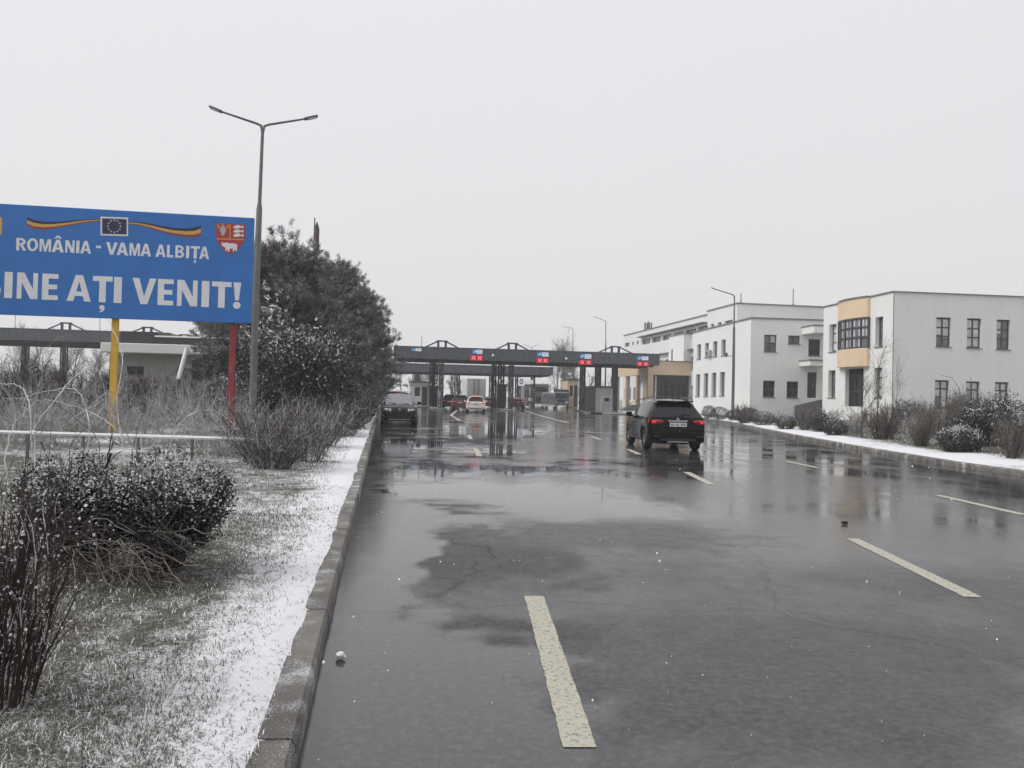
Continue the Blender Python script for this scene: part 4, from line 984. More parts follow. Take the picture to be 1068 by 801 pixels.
# ------------------------------------------------------------------ border station
A = np.array(P(411, 366, 84.5)[:2]); B = np.array(P(688, 376, 88.8)[:2])
z1 = (P(411, 360.2, 84.5)[2]+P(688, 370, 88.8)[2])/2; z0 = (P(411, 372.3, 84.5)[2]+P(688, 382, 88.8)[2])/2
ST, L = canopy('border_canopy', A, B, 9.5, z0, z1, 'front grey border canopy across the road with red lane displays')
ee = (B-A)/np.linalg.norm(B-A); nn = np.array([-ee[1], ee[0]]); sa = math.atan2(ee[1], ee[0])
SPL = VPlane(A, sa)
def su(px, y=0):     # u along the canopy of a pixel column, at depth y behind its front
    pl = VPlane(A+nn*y, sa); return pl.uv(px, 400)[0]
for px, y, w, m in ((460, 1.2, .42, 'steel_blue'), (453.5, 7.5, .5, 'steel_dark'), (450.5, 8.6, .45, 'steel_dark'), (533, 1.2, .42, 'steel_blue'), (515, 8, .45, 'steel_dark'), (522.5, 5, .6, 'steel_dark'), (641, 1.2, .48, 'steel_blue'), (607.5, 8.4, .5, 'steel_dark'), (623.5, 6, .55, 'steel_dark')):
    mb = MB(); lattice(mb, (su(px, y), y), 0, z0, w, m); mb.build('column', ST)
for px, half, h, y in ((460, 2.0, .82, 1.4), (456, 1.4, .45, 8), (533.5, 2.0, .82, 1.4), (524, 1.3, .42, 8), (641, 2.2, .82, 1.4), (624, 1.6, .45, 8)):
    mb = MB(); truss(mb, (su(px, y), y, z1-.02), (1, 0), half, h); mb.build('roof_truss', ST)
rod(ST, su(439), .8, z1, 1.3)
def cross(mb, cx, cz, r, y, m):
    for s_ in (1, -1):
        d = np.array([r, 0, r*s_]); w_ = np.array([-.035, 0, .035*s_])*1.4
        mb.face([np.array([cx, y, cz])-d-w_, np.array([cx, y, cz])+d-w_, np.array([cx, y, cz])+d+w_, np.array([cx, y, cz])-d+w_], m)
for i, (x0, x1, y0_, y1_, led) in enumerate(((429, 439.5, 363.2, 366.2, None), (492.5, 503, 364.8, 369, (490, 504, 370.3, 376.2)), (560.2, 572, 367.5, 371.8, (559.5, 572, 373.4, 378.6)), (604.5, 616.5, 369.5, 374, (603, 617.5, 375.4, 380.4)), (664.5, 676, 371.8, 375.6, (663.5, 677, 377.3, 381.8)))):
    u0, va, u1_, vb = SPL.rect(x0, y0_, x1, y1_); mb = MB(); um = u0+(u1_-u0)*.42
    mb.box(((u0+um)/2, -.05, (va+vb)/2), (um-u0, .08, vb-va), 'sign_blue'); mb.box(((um+u1_)/2, -.05, (va+vb)/2), (u1_-um-.01, .08, vb-va), 'sign_white')
    mb.face([(u0+.1, -.093, va+.12), (u0+.25, -.093, va+.12), (u0+.5, -.093, vb-.1), (u0+.35, -.093, vb-.1)], 'sign_white')
    for k in range(2): mb.face([(um+.12, -.093, va+.14+.17*k), (u1_-.15, -.093, va+.14+.17*k), (u1_-.15, -.093, va+.19+.17*k), (um+.12, -.093, va+.19+.17*k)], 'sign_blue')
    mb.build('lane_sign', ST)
    if led:
        u0, va, u1_, vb = SPL.rect(led[0], led[2], led[1], led[3]); mb = MB(); mb.box(((u0+u1_)/2, -.07, (va+vb)/2), (u1_-u0, .12, vb-va), 'led_panel')
        for q in (.27, .73): cross(mb, u0+(u1_-u0)*q, (va+vb)/2, (vb-va)*.30, -.135, 'led_lit')
        mb.build('lane_display', ST)
for px, py in ((514, 370.5), (590.5, 373.8)):
    u, v = SPL.uv(px, py); mb = MB(); mb.box((u, -.06, v), (.24, .1, .24), 'sign_white', bev=.03); mb.build('floodlight', ST)
A2 = np.array(P(408.3, 382, 118)[:2]); B2 = np.array(P(577, 388, 122)[:2])
z1b = (P(408.3, 377.6, 118)[2]+P(577, 384.2, 122)[2])/2; z0b = (P(408.3, 386.6, 118)[2]+P(577, 391.8, 122)[2])/2
t2, L2 = canopy('border_canopy', A2, B2, 10, z0b, z1b, 'second border canopy behind the front one, lower and shorter')
sa2 = math.atan2(*(B2-A2)[::-1])
for px, y in ((434, 2), (437, 8), (474, 3), (482, 8), (515, 3), (545, 3), (548, 8), (563, 6)):
    u = VPlane(A2, sa2).uv(px, 400)[0]; mb = MB(); lattice(mb, (u, y), 0, z0b, .55, 'steel_dark'); mb.build('column', t2)
# raised islands under the columns
def island(c, w, Lg, a, h=.15):
    mb = MB(); e = np.array([math.cos(a), math.sin(a), 0]); n = np.array([-e[1], e[0], 0])
    mb.box((c[0], c[1], h/2), (w, Lg, h), 'concrete', ax=[e, n, [0, 0, 1]], bev=.03); mb.build('traffic_island', None, kind='structure')
def stw(px, y): u = su(px, y); return A+ee*u+nn*y
for px, y, w, Lg in ((456, 6, 1.7, 15), (523, 6, 1.7, 15)): island(stw(px, y), w, Lg, sa)
bx0 = np.array(P(629, 431, 80.)[:2]); ic = np.array(P(629.5, 431, 84.5)[:2]); island(ic, 2.9, 15, sa, .14)
mb = MB(); c = P(673, 431, 84); mb.box((c[0], 84, .07), (4.2, 5.5, .14), 'snow', bev=.05); mb.build('snowy_pavement', None, kind='structure')
mb = MB(); c = P(662, 426, 92.5); mb.box((c[0]+2, 93.2, .09), (13, 8.0, .18), 'snow', bev=.05); mb.build('snowy_pavement', None, kind='structure')
# control booth at the right column
F0 = P(621, 431, 79.5); F1 = P(638.6, 431, 80); wb = F1[0]-F0[0]; hb = P(630, 404.2, 80)[2]
bt = thing('control_booth', 'grey control booth with dark meshed side at the right canopy column', 'booth', (F0[0], F0[1], .14), sa)
hb -= .14; Db = 4.6
mb = MB()
bpl2 = VPlane((F0[0], F0[1]), sa)
ops = [bpl2.rect(630.5, 414, 635.5, 418.8)]; ops = [(a, b_-.14, c, d-.14) for a, b_, c, d in ops]
facade(mb, None, wb, hb, ops, 'booth_grey', d=.12)
for q in ([(0, 0, 0), (0, Db, 0), (0, Db, hb), (0, 0, hb)], [(wb, 0, 0), (wb, Db, 0), (wb, Db, hb), (wb, 0, hb)], [(0, Db, 0), (wb, Db, 0), (wb, Db, hb), (0, Db, hb)]): mb.face(q, 'booth_grey')
mb.face([(0, 0, hb), (wb, 0, hb), (wb, Db, hb), (0, Db, hb)], 'booth_grey'); mb.build('wall', bt)
mb = MB(); mb.box((-.03, Db/2, hb/2), (.05, Db-.1, hb-.1), 'mesh_dark')
for y in np.linspace(.3, Db-.3, 6): mb.box((-.065, y, hb/2), (.03, .06, hb-.1), 'frame')
mb.build('mesh_side', bt)
window(bt, *ops[0], nx=1, d=.12, fw=.05, sill=False)
mb = MB(); x0, v_, x1, v2 = bpl2.rect(627, 411, 638, 413); mb.box(((x0+x1)/2, -.02, 1.62), (x1-x0, .03, .05), 'white_paint'); mb.box((x0, -.02, .85), (.05, .03, 1.5), 'white_paint'); mb.build('trim_frame', bt)
mb = MB(); mb.box((wb/2, Db/2, hb+.08), (wb+.3, Db+.3, .14), 'mesh_dark', bev=.02); mb.build('roof', bt)

def booth(px0, px1, top, Y, label, rz, m='booth_grey', dep=3.0, door=True):
    a = P(px0, 420, Y); b_ = P(px1, 420, Y); h = P((px0+px1)/2, top, Y)[2]-.15; w = b_[0]-a[0]
    t = thing('control_booth', label, 'booth', (a[0], Y, .15), rz); mb = MB()
    op = [(w*.22, h*.42, w*.50, h*.80)]
    facade(mb, None, w, h, op, m, d=.1)
    for q in ([(0, 0, 0), (0, dep, 0), (0, dep, h), (0, 0, h)], [(w, 0, 0), (w, dep, 0), (w, dep, h), (w, 0, h)], [(0, dep, 0), (w, dep, 0), (w, dep, h), (0, dep, h)], [(0, 0, h), (w, 0, h), (w, dep, h), (0, dep, h)]): mb.face(q, m)
    mb.build('wall', t); window(t, *op[0], nx=1, d=.1, fw=.05, sill=False)
    mb = MB(); mb.box((w*.76, -.02, h*.42), (w*.3, .05, h*.8), 'door'); mb.build('door', t)
    mb = MB(); mb.box((w/2, dep/2-.1, h+.08), (w+.3, dep+.4, .16), 'frame', bev=.02); mb.build('roof', t)
booth(428, 447, 399, 97, 'pale control booth left of the blue column, behind the parked black car', sa, 'wall_far'); island(np.array(P(438, 420, 99)[:2]), 3.0, 9, sa)
booth(520.5, 528, 402, 97, 'small dark booth between the middle columns, left of the red car', sa, 'mesh_dark', dep=3)
booth(447.5, 456.5, 404, 93, 'dark booth at the foot of the left blue column', sa, 'mesh_dark', dep=3)
booth(546, 552, 402, 119, 'small grey booth under the second canopy, right of the red car', sa, dep=2)
booth(591.5, 603, 396.5, 118, 'yellowish kiosk right of the blue-grey lorry, under the canopy', sa, 'peach_dull', dep=4)
def road_sign(px, py0, py1, w, Y, label, ring=True):
    q = P(px, (py0+py1)/2, Y); zt, zb_ = P(px, py0, Y)[2], P(px, py1, Y)[2]
    t = thing('road_sign', label, 'sign', (q[0], Y, 0)); mb = MB(); mb.tube([(0, .06, 0), (0, .06, zt)], .05, 'galv', 8); mb.build('post', t)
    mb = MB(); mb.box((0, 0, (zt+zb_)/2), (w, .05, zt-zb_), 'sign_white')
    if ring:
        n = 16; cz = (zt+zb_)/2
        for i in range(n):
            a, b_ = 2*PI*i/n, 2*PI*(i+1)/n; f = lambda r, a: (r*w*.30*math.sin(a), -.03, cz+r*(zt-zb_)*.30*math.cos(a))
            mb.face([f(1, a), f(1, b_), f(.55, b_), f(.55, a)], 'plate_ink')
    mb.build('sign_board', t)
road_sign(543.8, 393.5, 402.5, .95, 113, 'white board with a dark ring, hanging high right of the middle columns')
road_sign(552.3, 396.2, 400.2, 1.0, 114, 'small plain white board right of the dark-ringed one', False)

# ------------------------------------------------------------------ vehicles
KEY = np.array([  # y, half width, belt z, roof half width, roof z
    (-2.22, .76, .76, .60, .77), (-2.17, .85, 1.00, .68, 1.015), (-2.10, .875, 1.05, .68, 1.08), (-1.72, .897, 1.085, .585, 1.49), (-1.58, .905, 1.085, .585, 1.575),
    (-1.0, .912, 1.065, .62, 1.635), (0.0, .912, 1.04, .62, 1.63), (.38, .910, 1.025, .60, 1.56), (1.08, .90, 1.01, .62, 1.035), (1.55, .885, .965, .60, .985), (2.02, .835, .86, .58, .875), (2.16, .77, .72, .55, .73), (2.20, .70, .62, .5, .63)])
SEDAN = KEY.copy(); SEDAN[:, 4] = [.74, .93, .99, 1.12, 1.24, 1.47, 1.47, 1.40, .98, .93, .80, .70, .6]; SEDAN[:, 2] = [.73, .90, .95, .97, .975, .95, .935, .93, .93, .89, .78, .68, .58]
def wheel(par, x, y, r, w=.22, face=1, rimm='rim', det=True):
    mb = MB(); n = 24; prof = [(r*.62, -w/2), (r*.92, -w/2), (r, -w/2+.035), (r, w/2-.035), (r*.92, w/2), (r*.62, w/2)]
    rows = [[(x+q, y+rr*math.cos(2*PI*k/n), r+rr*math.sin(2*PI*k/n)) for rr, q in prof] for k in range(n)]
    rows.append(rows[0]); mb.grid(rows, 'rubber'); tyre = None
    rb_ = MB(); xo = x+face*(w/2-.03); xi = x+face*(w/2-.07)
    rb_.face([(xi, y+r*.63*math.cos(2*PI*k/n), r+r*.63*math.sin(2*PI*k/n)) for k in range(n)], 'steel_dark')
    if det:
        for k in range(5):
            a = 2*PI*k/5+.3; rb_.box((xo-.01*face, y+r*.33*math.cos(a), r+r*.33*math.sin(a)), (.03, r*.58, .075), rimm, ax=[[1, 0, 0], [0, math.cos(a), math.sin(a)], [0, -math.sin(a), math.cos(a)]])
        rb_.tube([(xi, y, r), (xo, y, r)], r*.14, rimm, 10)
        ring = [[(xo+d*face, y+rr*math.cos(2*PI*k/n), r+rr*math.sin(2*PI*k/n)) for rr, d in ((r*.57, -.02), (r*.60, 0), (r*.65, -.01))] for k in range(n+1)]
        rb_.grid(ring, rimm)
    wh = rb_.build('wheel', par); mb.build('tyre', wh)

def car(name, label, loc, rz, paint, key=KEY, W=1.82, Ln=4.42, H=1.63, face='rear', glass='glass', lit=False, det=True, group=None, cat='car', suv=True):
    t = thing(name, label, cat, (loc[0], loc[1], loc[2] if len(loc) > 2 else 0.0), rz, group)
    sx, sy, sz = W/1.824, Ln/4.42, H/key[:, 4].max()
    wr = .345*(1 if suv else .9); yc = (-1.33, 1.37)
    ys_ = sorted(set([round(k, 3) for k in key[:, 0]]+[-1.40, -.66, -.58, .28, .34, .80]+[round(c+d*(wr+.055), 3) for c in yc for d in (-1, -.93, -.75, -.4, 0, .4, .75, .93, 1)]))
    rows = []
    for y in ys_:
        hw, zb_, hr, zr = (float(np.interp(y, key[:, 0], key[:, i])) for i in (1, 2, 3, 4))
        zl = .30 if -2.15 < y < 2.1 else .36
        for c in yc:
            d2 = (wr+.055)**2-(y-c)**2
            if d2 >= 0: zl = max(zl, wr/sz+math.sqrt(d2))
        zu = max(.24, zl-.03) if zl > .37 else .24
        z6 = zb_+(zr-zb_)*.86; hb_ = hw-.045
        z3 = min(max(.60, zl+.09), zb_-.10); z4 = max(zb_-.10, z3+.02)
        pts = [(0, .24), (hw-.16, .24 if zl <= .37 else zl), (hw-.015, zl+.002), (hw, z3), (hw-.012, z4), (hb_, zb_), (hr+(hb_-hr)*.14, z6), (hr-.12, zr-.008), (0, zr+.018)]
        full = pts+[(-a, b_) for a, b_ in pts[-2:0:-1]]
        rows.append([(a*sx, y*sy, b_*sz) for a, b_ in full])
    n = len(rows[0]); body, side, fw_, rw = MB(), [MB(), MB()], MB(), MB()
    for i in range(len(rows)-1):
        ym = (ys_[i]+ys_[i+1])/2
        for j in range(n):
            q = [rows[i][j], rows[i][(j+1) % n], rows[i+1][(j+1) % n], rows[i+1][j]]
            jj = j if j < 8 else n-1-j
            tgt, m = body, paint
            if jj == 5 and (-1.40 < ym < -.66 or -.58 < ym < .28 or .34 < ym < .80): tgt, m = side[0 if j < 8 else 1], glass
            elif jj in (6, 7) and -2.10 < ym < -1.72: tgt, m = rw, glass
            elif jj in (6, 7) and .38 < ym < 1.08: tgt, m = fw_, glass
            elif jj in (1,) : m = 'plastic'
            elif jj == 0: m = 'plastic'
            tgt.face(q, m, smooth=True)
    body.face(rows[0][::-1], paint); body.face(rows[-1], paint)
    bo = body.build('body', t)
    for s_ in side: s_.build('side_window', t)
    fw_.build('windscreen', t); rw.build('rear_window', t)
    mb = MB(); mb.box((0, 0, .34*sz), (W*.78, Ln*.86, .2), 'plastic'); mb.build('underbody', t)
    for c in yc:
        for s_ in (-1, 1): wheel(t, s_*(W/2-.135), c*sy, wr, face=s_, det=det)
    R_ = lambda x, y, z: (x*sx, y*sy, z*sz)
    for s_ in (-1, 1):
        mb = MB(); mb.box(R_(s_*1.0, .62, 1.10), (.22, .11, .16), paint, bev=.04); mb.box(R_(s_*.90, .65, 1.03), (.14, .06, .05), 'plastic'); mb.build('wing_mirror', t)
    zlt = .90
    if face == 'rear':
        for s_ in (-1, 1):
            mb = MB(); m = 'tail_lit' if lit else 'lamp_red'
            rr = [[R_(s_*a, y, z) for a, y in ((.47, -2.235), (.66, -2.225), (.80, -2.185), (.885, -2.06), (.90, -1.94))] for z in (zlt-.045, zlt+.0, zlt+.055, zlt+.095)]
            rr[0] = [(p[0]*(1 if k > 1 else .985), p[1]+.03, p[2]+(.05 if k == 0 else 0)) for k, p in enumerate(rr[0])]; rr[3] = [(p[0], p[1]+.035, p[2]-(.02 if k == 0 else 0)) for k, p in enumerate(rr[3])]
            mb.grid(rr, 'lamp_red' if det else m); l_ = mb.build('tail_light', t)
            mb = MB(); mb.box(R_(s_*.76, -2.222, zlt+.02), (.15, .05, .10), m, bev=.03); mb.build('bulb', l_)
            mb = MB(); mb.box(R_(s_*.66, -2.265, .47), (.16, .02, .03), 'dark_red_car'); mb.build('reflector', t)
        mb = MB(); mb.box(R_(0, -2.19, .50), (W*.90, .13*sy, .27*sz), paint, bev=.05); mb.box(R_(0, -2.215, .37), (W*.62, .07, .10), 'plastic', bev=.02); mb.build('rear_bumper', t)
        mb = MB(); mb.box(R_(0, -2.2, .305), (.66, .06, .05), 'silver', bev=.01); mb.build('skid_plate', t)
        mb = MB(); mb.box(R_(0, -2.238, .845), (.53, .025, .125), 'plate'); y = -2.238*sy-.0135
        for k, ww in enumerate((.05, .05, .0, .045, .045, .0, .05, .05, .05)):
            if ww: mb.box((-.21+k*.052, y, .845*sz), (ww*.62, .002, .062), 'plate_ink')
        mb.build('number_plate', t)
        mb = MB(); mb.box(R_(0, -2.205, .955), (.62, .05, .035), 'silver' if det else paint, bev=.01); mb.build('handle_strip', t)
        mb = MB(); mb.tube([R_(0, -2.205, 1.01), R_(0, -2.185, 1.015)], .044, 'silver', 14); p = R_(0, -2.207, 1.01)
        for k in range(2): mb.face([(p[0], p[1], p[2]), (p[0]+(.03 if k else -.03), p[1], p[2]), (p[0]+(.021 if k else -.021), p[1], p[2]+(.021 if k else -.021)), (p[0], p[1], p[2]+(.03 if k else -.03))], 'sign_blue')
        mb.build('emblem', t)
        mb = MB(); mb.box(R_(0, -1.70, 1.575 if suv else 1.2), (1.16*sx, .26, .035), paint, bev=.012); mb.box(R_(0, -1.83, 1.567 if suv else 1.18), (.34, .02, .02), 'dark_red_car'); mb.build('spoiler', t)
        mb = MB(); mb.tube([R_(0, -2.115, 1.10), R_(.28, -2.05, 1.17), R_(.42, -2.045, 1.18)], .012, 'plastic', 5); mb.build('wiper', t)
    else:
        for s_ in (-1, 1):
            mb = MB(); rr = [[R_(s_*a, y, z) for a, y in ((.40, 2.17), (.56, 2.155), (.72, 2.10), (.82, 1.99))] for z in (.70, .76, .83)]
            rr[2] = [(p[0], p[1]-.05, p[2]) for p in rr[2]]; mb.grid(rr, 'lamp_clear')
            for a in (.52, .70): mb.tube([R_(s_*a, 2.14, .765), R_(s_*a, 2.175-(a-.5)*.25, .765)], .055, 'rim', 12)
            mb.build('headlight', t)
            mb = MB(); mb.box(R_(s_*.66, 2.185, .50), (.27, .05, .05), 'lamp_clear', bev=.015); mb.build('fog_light', t)
        mb = MB(); mb.box(R_(0, 2.16, .765), (.74, .06, .15), 'plastic', bev=.02)
        for k in range(3): mb.box(R_(0, 2.196, .72+.045*k), (.70, .012, .010), 'galv')
        mb.build('grille', t)
        mb = MB(); mb.tube([R_(0, 2.18, .80), R_(0, 2.207, .80)], .06, 'silver', 16); mb.build('emblem', t)
        mb = MB(); mb.box(R_(0, 2.155, .50), (W*.88, .13, .28), paint, bev=.05); mb.box(R_(0, 2.222, .43), (W*.55, .02, .11), 'plastic', bev=.005); mb.build('front_bumper', t)
        mb = MB(); mb.box(R_(0, 2.17, .31), (1.1, .08, .06), 'silver', bev=.02); mb.build('skid_plate', t)
        mb = MB()
        for s_ in (-.5, .12): mb.tube([R_(s_, 1.10, 1.05), R_(s_+.42, .98, 1.12)], .012, 'plastic', 5)
        mb.build('wiper', t)
    if suv and det:
        for s_ in (-1, 1):
            mb = MB(); mb.tube([R_(s_*.60, -1.62, 1.60), R_(s_*.625, -1.5, 1.675), R_(s_*.635, -.2, 1.685), R_(s_*.615, .22, 1.60)], .018, 'galv', 6); mb.build('roof_rail', t)
        mb = MB(); mb.prism([(-.1, 0), (.1, 0), (-.06, .075)], R_(0, -1.45, 1.63), (0, 1, 0), (0, 0, 1), (1, 0, 0), .03, paint); mb.build('antenna_fin', t)
    return t
q = P(706.5, 473, 24.0)
X1 = car('moving_car', 'black off-road estate car seen from behind, driving away in the right lane', (q[0]-.08, 26.2), math.radians(2.0), 'black_paint', W=1.83, Ln=4.45, H=1.62, lit=True)
q = P(416.3, 444, 38.7)
X2 = car('parked_car', 'black off-road car facing us, parked by the left kerb', (q[0]-.36, 40.85), PI+.165, 'black_suv', W=1.92, Ln=4.7, H=1.68, face='front', glass='screen_wet')
mb = MB(); mb.box((0, -.62, 1.745), (1.06, 1.25, .035), 'snow', bev=.015); mb.build('roof_snow', X2)
def beacon(t, y, z, w=.9):
    mb = MB(); mb.box((0, y, z), (w, .2, .11), 'beacon_lit', bev=.03); mb.box((0, y, z-.07), (w*.8, .12, .05), 'plastic'); mb.build('beacon_bar', t)
q = P(411, 440, 52); c_ = car('parked_car', 'dark car with reddish beacon bar parked behind the black kerbside car', (q[0], 53.5), .165, 'black_suv', W=1.85, H=1.75, det=False); beacon(c_, -.3, 1.80, .4)
q = P(495, 428.5, 73.5); c_ = car('queueing_car', 'white car with glowing orange beacon and red tail lights before the canopy', (q[0], 75.6), math.radians(3), 'white_car', W=1.9, Ln=4.4, H=1.55, lit=True, det=False); beacon(c_, -1.62, 1.53, .85)
QG = 'cars queueing under the canopies'
for px, Y, lab, paint, kw in ((479, 80.5, 'dark car with red tail lights directly left of the white beacon car', 'dark_red_car', dict(lit=True)),
                             (468, 88, 'dark estate car with snowy pale roof right of the left blue column', 'black_suv', dict(lit=True)),
                             (539.3, 98, 'red car seen from behind, right of the middle blue column', 'red_car', dict(lit=True, key=SEDAN, H=1.5, suv=False)),
                             (511, 101, 'dark red car half hidden at the right rear of the box lorry', 'dark_red_car', dict(lit=True, key=SEDAN, H=1.5, suv=False)),
                             (519.5, 110, 'white car between the two dark middle columns', 'white_car', dict(key=SEDAN, H=1.5, suv=False))):
    q = P(px, 425, Y); c_ = car('queueing_car', lab, (q[0], Y+2.1), math.radians(2), paint, det=False, group=QG, **kw)
    if px == 468: mb = MB(); mb.box((0, -.6, 1.67), (1.1, 1.6, .05), 'snow', bev=.015); mb.build('roof_snow', c_)
# box lorry seen from behind
Y = 101.; q = P(496.3, 425, Y); H = P(497, 394.6, Y)[2]
t = thing('box_lorry', 'big grey-white box lorry seen from behind under the front canopy', 'lorry', (q[0], Y, 0), math.radians(7.0))
mb = MB(); mb.box((0, 5.2, (H+1.1)/2), (2.5, 10.4, H-1.1), 'trailer', bev=.04); mb.build('cargo_box', t)
mb = MB()
for s_ in (-1, 1):
    mb.box((s_*.61, -.02, (H+1.15)/2), (1.18, .04, H-1.3), 'trailer', bev=.01)
    for x in (.2, .35): mb.tube([(s_*x, -.06, 1.2), (s_*x, -.06, H-.1)], .02, 'galv', 5)
mb.build('rear_door', t)
mb = MB(); mb.box((0, .06, .95), (2.45, .12, .22), 'plastic'); mb.box((0, -.01, .55), (2.3, .08, .12), 'galv')
for s_ in (-1, 1): mb.box((s_*1.0, -.02, .95), (.36, .05, .13), 'tail_lit')
mb.build('rear_beam', t)
for y in (1.6, 2.9, 9.5, 12.2):
    for s_ in (-1, 1): wheel(t, s_*1.0, y, .5, .3, s_, det=False)
mb = MB(); mb.box((0, 5.5, .92), (.9, 11, .25), 'plastic'); mb.build('chassis', t)
mb = MB(); mb.box((0, 11.9, 1.75), (2.4, 2.0, 2.3), 'white_car', bev=.15)
for s_ in (-1, 1): mb.box((s_*1.42, 12.4, 2.2), (.2, .12, .6), 'plastic', bev=.03)
mb.build('cab', t)
# grey van from behind
Y = 106; q = P(572, 426, Y); t = thing('van', 'grey delivery van seen from behind, left of the blue-grey lorry', 'van', (q[0], Y, 0), math.radians(-2))
rows = []
for y, sc, zt in ((0, .96, 2.18), (.25, 1, 2.26), (3.4, 1, 2.26), (3.9, .97, 2.1), (4.4, .95, 1.35), (5.2, .9, 1.05), (5.35, .82, .7)):
    w = .98*sc; rows.append([(-w*.97, y, .35), (-w, y, .7), (-w*.99, y, min(1.3, zt*.75)), (-w*.90, y, zt-.14), (-w*.74, y, zt-.02), (0, y, zt), (w*.74, y, zt-.02), (w*.90, y, zt-.14), (w*.99, y, min(1.3, zt*.75)), (w, y, .7), (w*.97, y, .35)])
mb = MB(); mb.grid(rows, 'grey_van', closed=True); mb.face(rows[0], 'grey_van'); mb.face(rows[-1], 'grey_van'); mb.build('body', t)
mb = MB()
for s_ in (-1, 1): mb.box((s_*.44, -.015, 1.15), (.84, .04, 1.5), 'grey_van', bev=.02)
mb.build('rear_door', t)
for s_ in (-1, 1):
    mb = MB(); mb.box((s_*.44, -.04, 1.62), (.62, .012, .5), 'glass_grey'); mb.build('rear_window', t)
    mb = MB(); mb.box((s_*.86, -.03, .95), (.12, .06, .34), 'lamp_red', bev=.01); mb.build('tail_light', t)
    for y in (1.0, 4.2): wheel(t, s_*.84, y, .35, .22, s_, det=False)
mb = MB(); mb.box((0, -.06, .45), (1.86, .12, .2), 'white_paint', bev=.03); mb.build('rear_bumper', t)
# blue-grey lorry facing us
Y = 111; q = P(585, 425, Y); t = thing('lorry', 'blue-grey lorry cab facing us with a dark box behind, right of the grey van', 'lorry', (q[0], Y, 0), math.radians(-4))
mb = MB(); mb.box((0, 1.0, 1.5), (2.1, 1.9, 1.9), 'blue_truck', bev=.16); mb.build('cab', t)
mb = MB(); mb.box((0, .04, 1.85), (1.75, .05, .72), 'glass', bev=.02); mb.build('windscreen', t)
mb = MB(); mb.box((0, .03, 1.15), (1.2, .05, .3), 'plastic', bev=.01); mb.build('grille', t)
mb = MB(); mb.box((0, .0, .62), (2.15, .2, .3), 'galv', bev=.03); mb.build('front_bumper', t)
mb = MB(); mb.box((0, 4.6, 1.75), (2.2, 5.0, 2.1), 'steel_blue', bev=.04); mb.build('cargo_box', t)
for s_ in (-1, 1):
    mb = MB(); mb.box((s_*.8, .0, .92), (.34, .06, .18), 'lamp_clear', bev=.02); mb.build('headlight', t)
    mb = MB(); mb.box((s_*1.22, .3, 1.9), (.16, .08, .42), 'plastic', bev=.02); mb.build('wing_mirror', t)
    for y in (.9, 5.6): wheel(t, s_*.9, y, .42, .26, s_, det=False)
mb = MB(); mb.box((0, 3.5, .6), (.8, 6.4, .22), 'plastic'); mb.build('chassis', t)
# coach behind
Y = 134; q = P(564.5, 420, Y); H = P(564, 400.2, Y)[2]; t = thing('coach', 'dull grey coach with dark rear window, standing behind the grey van', 'bus', (q[0], Y, 0), math.radians(3))
mb = MB(); mb.box((0, 6, (H+.35)/2), (2.55, 12, H-.35), 'bus_body', bev=.14); mb.build('body', t)
mb = MB(); mb.box((0, -.02, H-.95), (2.1, .05, .8), 'glass', bev=.03); mb.build('rear_window', t)
mb = MB(); mb.box((0, -.02, 1.2), (1.8, .05, 1.0), 'plastic', bev=.03); mb.build('engine_cover', t)
for s_ in (-1, 1):
    mb = MB(); mb.box((s_*1.278, 6, H-1.2), (.03, 11, .9), 'glass'); mb.build('side_window', t)
    mb = MB(); mb.box((s_*1.1, -.02, 1.0), (.2, .06, .5), 'lamp_red', bev=.02); mb.build('tail_light', t)
    for y in (2.5, 9.2): wheel(t, s_*1.12, y, .48, .28, s_, det=False)
# person standing by the lanes: one skinned body, clothes as children
Y = 113.; q = P(552.6, 420, Y)
t = thing('person', 'person in a pale jacket and dark trousers standing right of the red car', 'person', (q[0], Y, 0), PI*.9)
def skin(pts, edges, rad, m, name, par):
    me = bpy.data.meshes.new(name); me.from_pydata(pts, edges, []); me.materials.append(M[m])
    o = bpy.data.objects.new(name, me); COL.objects.link(o)
    md = o.modifiers.new('skin', 'SKIN'); md.use_smooth_shade = True
    for v, r in zip(me.skin_vertices[0].data, rad): v.radius = r if hasattr(r, '__len__') else (r, r)
    me.skin_vertices[0].data[0].use_root = True
    o.modifiers.new('sub', 'SUBSURF').render_levels = 1; o.modifiers['sub'].levels = 1
    dg = bpy.context.evaluated_depsgraph_get(); mm = bpy.data.meshes.new_from_object(o.evaluated_get(dg)); o.modifiers.clear(); o.data = mm
    o.parent = par; return o
bp_ = [(0, 0, .95), (0, 0, 1.15), (0, .01, 1.38), (0, .01, 1.48), (0, .02, 1.60), (0, .02, 1.72)]; be = [(0, 1), (1, 2), (2, 3), (3, 4), (4, 5)]; br = [(.15, .11), (.14, .10), (.17, .11), .055, (.085, .10), .06]
for s_ in (-1, 1):
    i = len(bp_); bp_ += [(s_*.10, 0, .90), (s_*.115, .01, .48), (s_*.12, -.02, .06), (s_*.125, .13, .03)]; be += [(0, i), (i, i+1), (i+1, i+2), (i+2, i+3)]; br += [.09, .06, .04, .03]
    i = len(bp_); bp_ += [(s_*.20, 0, 1.40), (s_*.25, -.01, 1.12), (s_*.25, .10, .90), (s_*.245, .14, .82)]; be += [(2, i), (i, i+1), (i+1, i+2), (i+2, i+3)]; br += [.055, .042, .034, .03]
skin(bp_, be, br, 'skin', 'body', t)
jp = [(0, 0, .86), (0, 0, 1.15), (0, .01, 1.40), (0, .01, 1.47)]; je = [(0, 1), (1, 2), (2, 3)]; jr = [(.19, .14), (.17, .13), (.19, .13), .08]
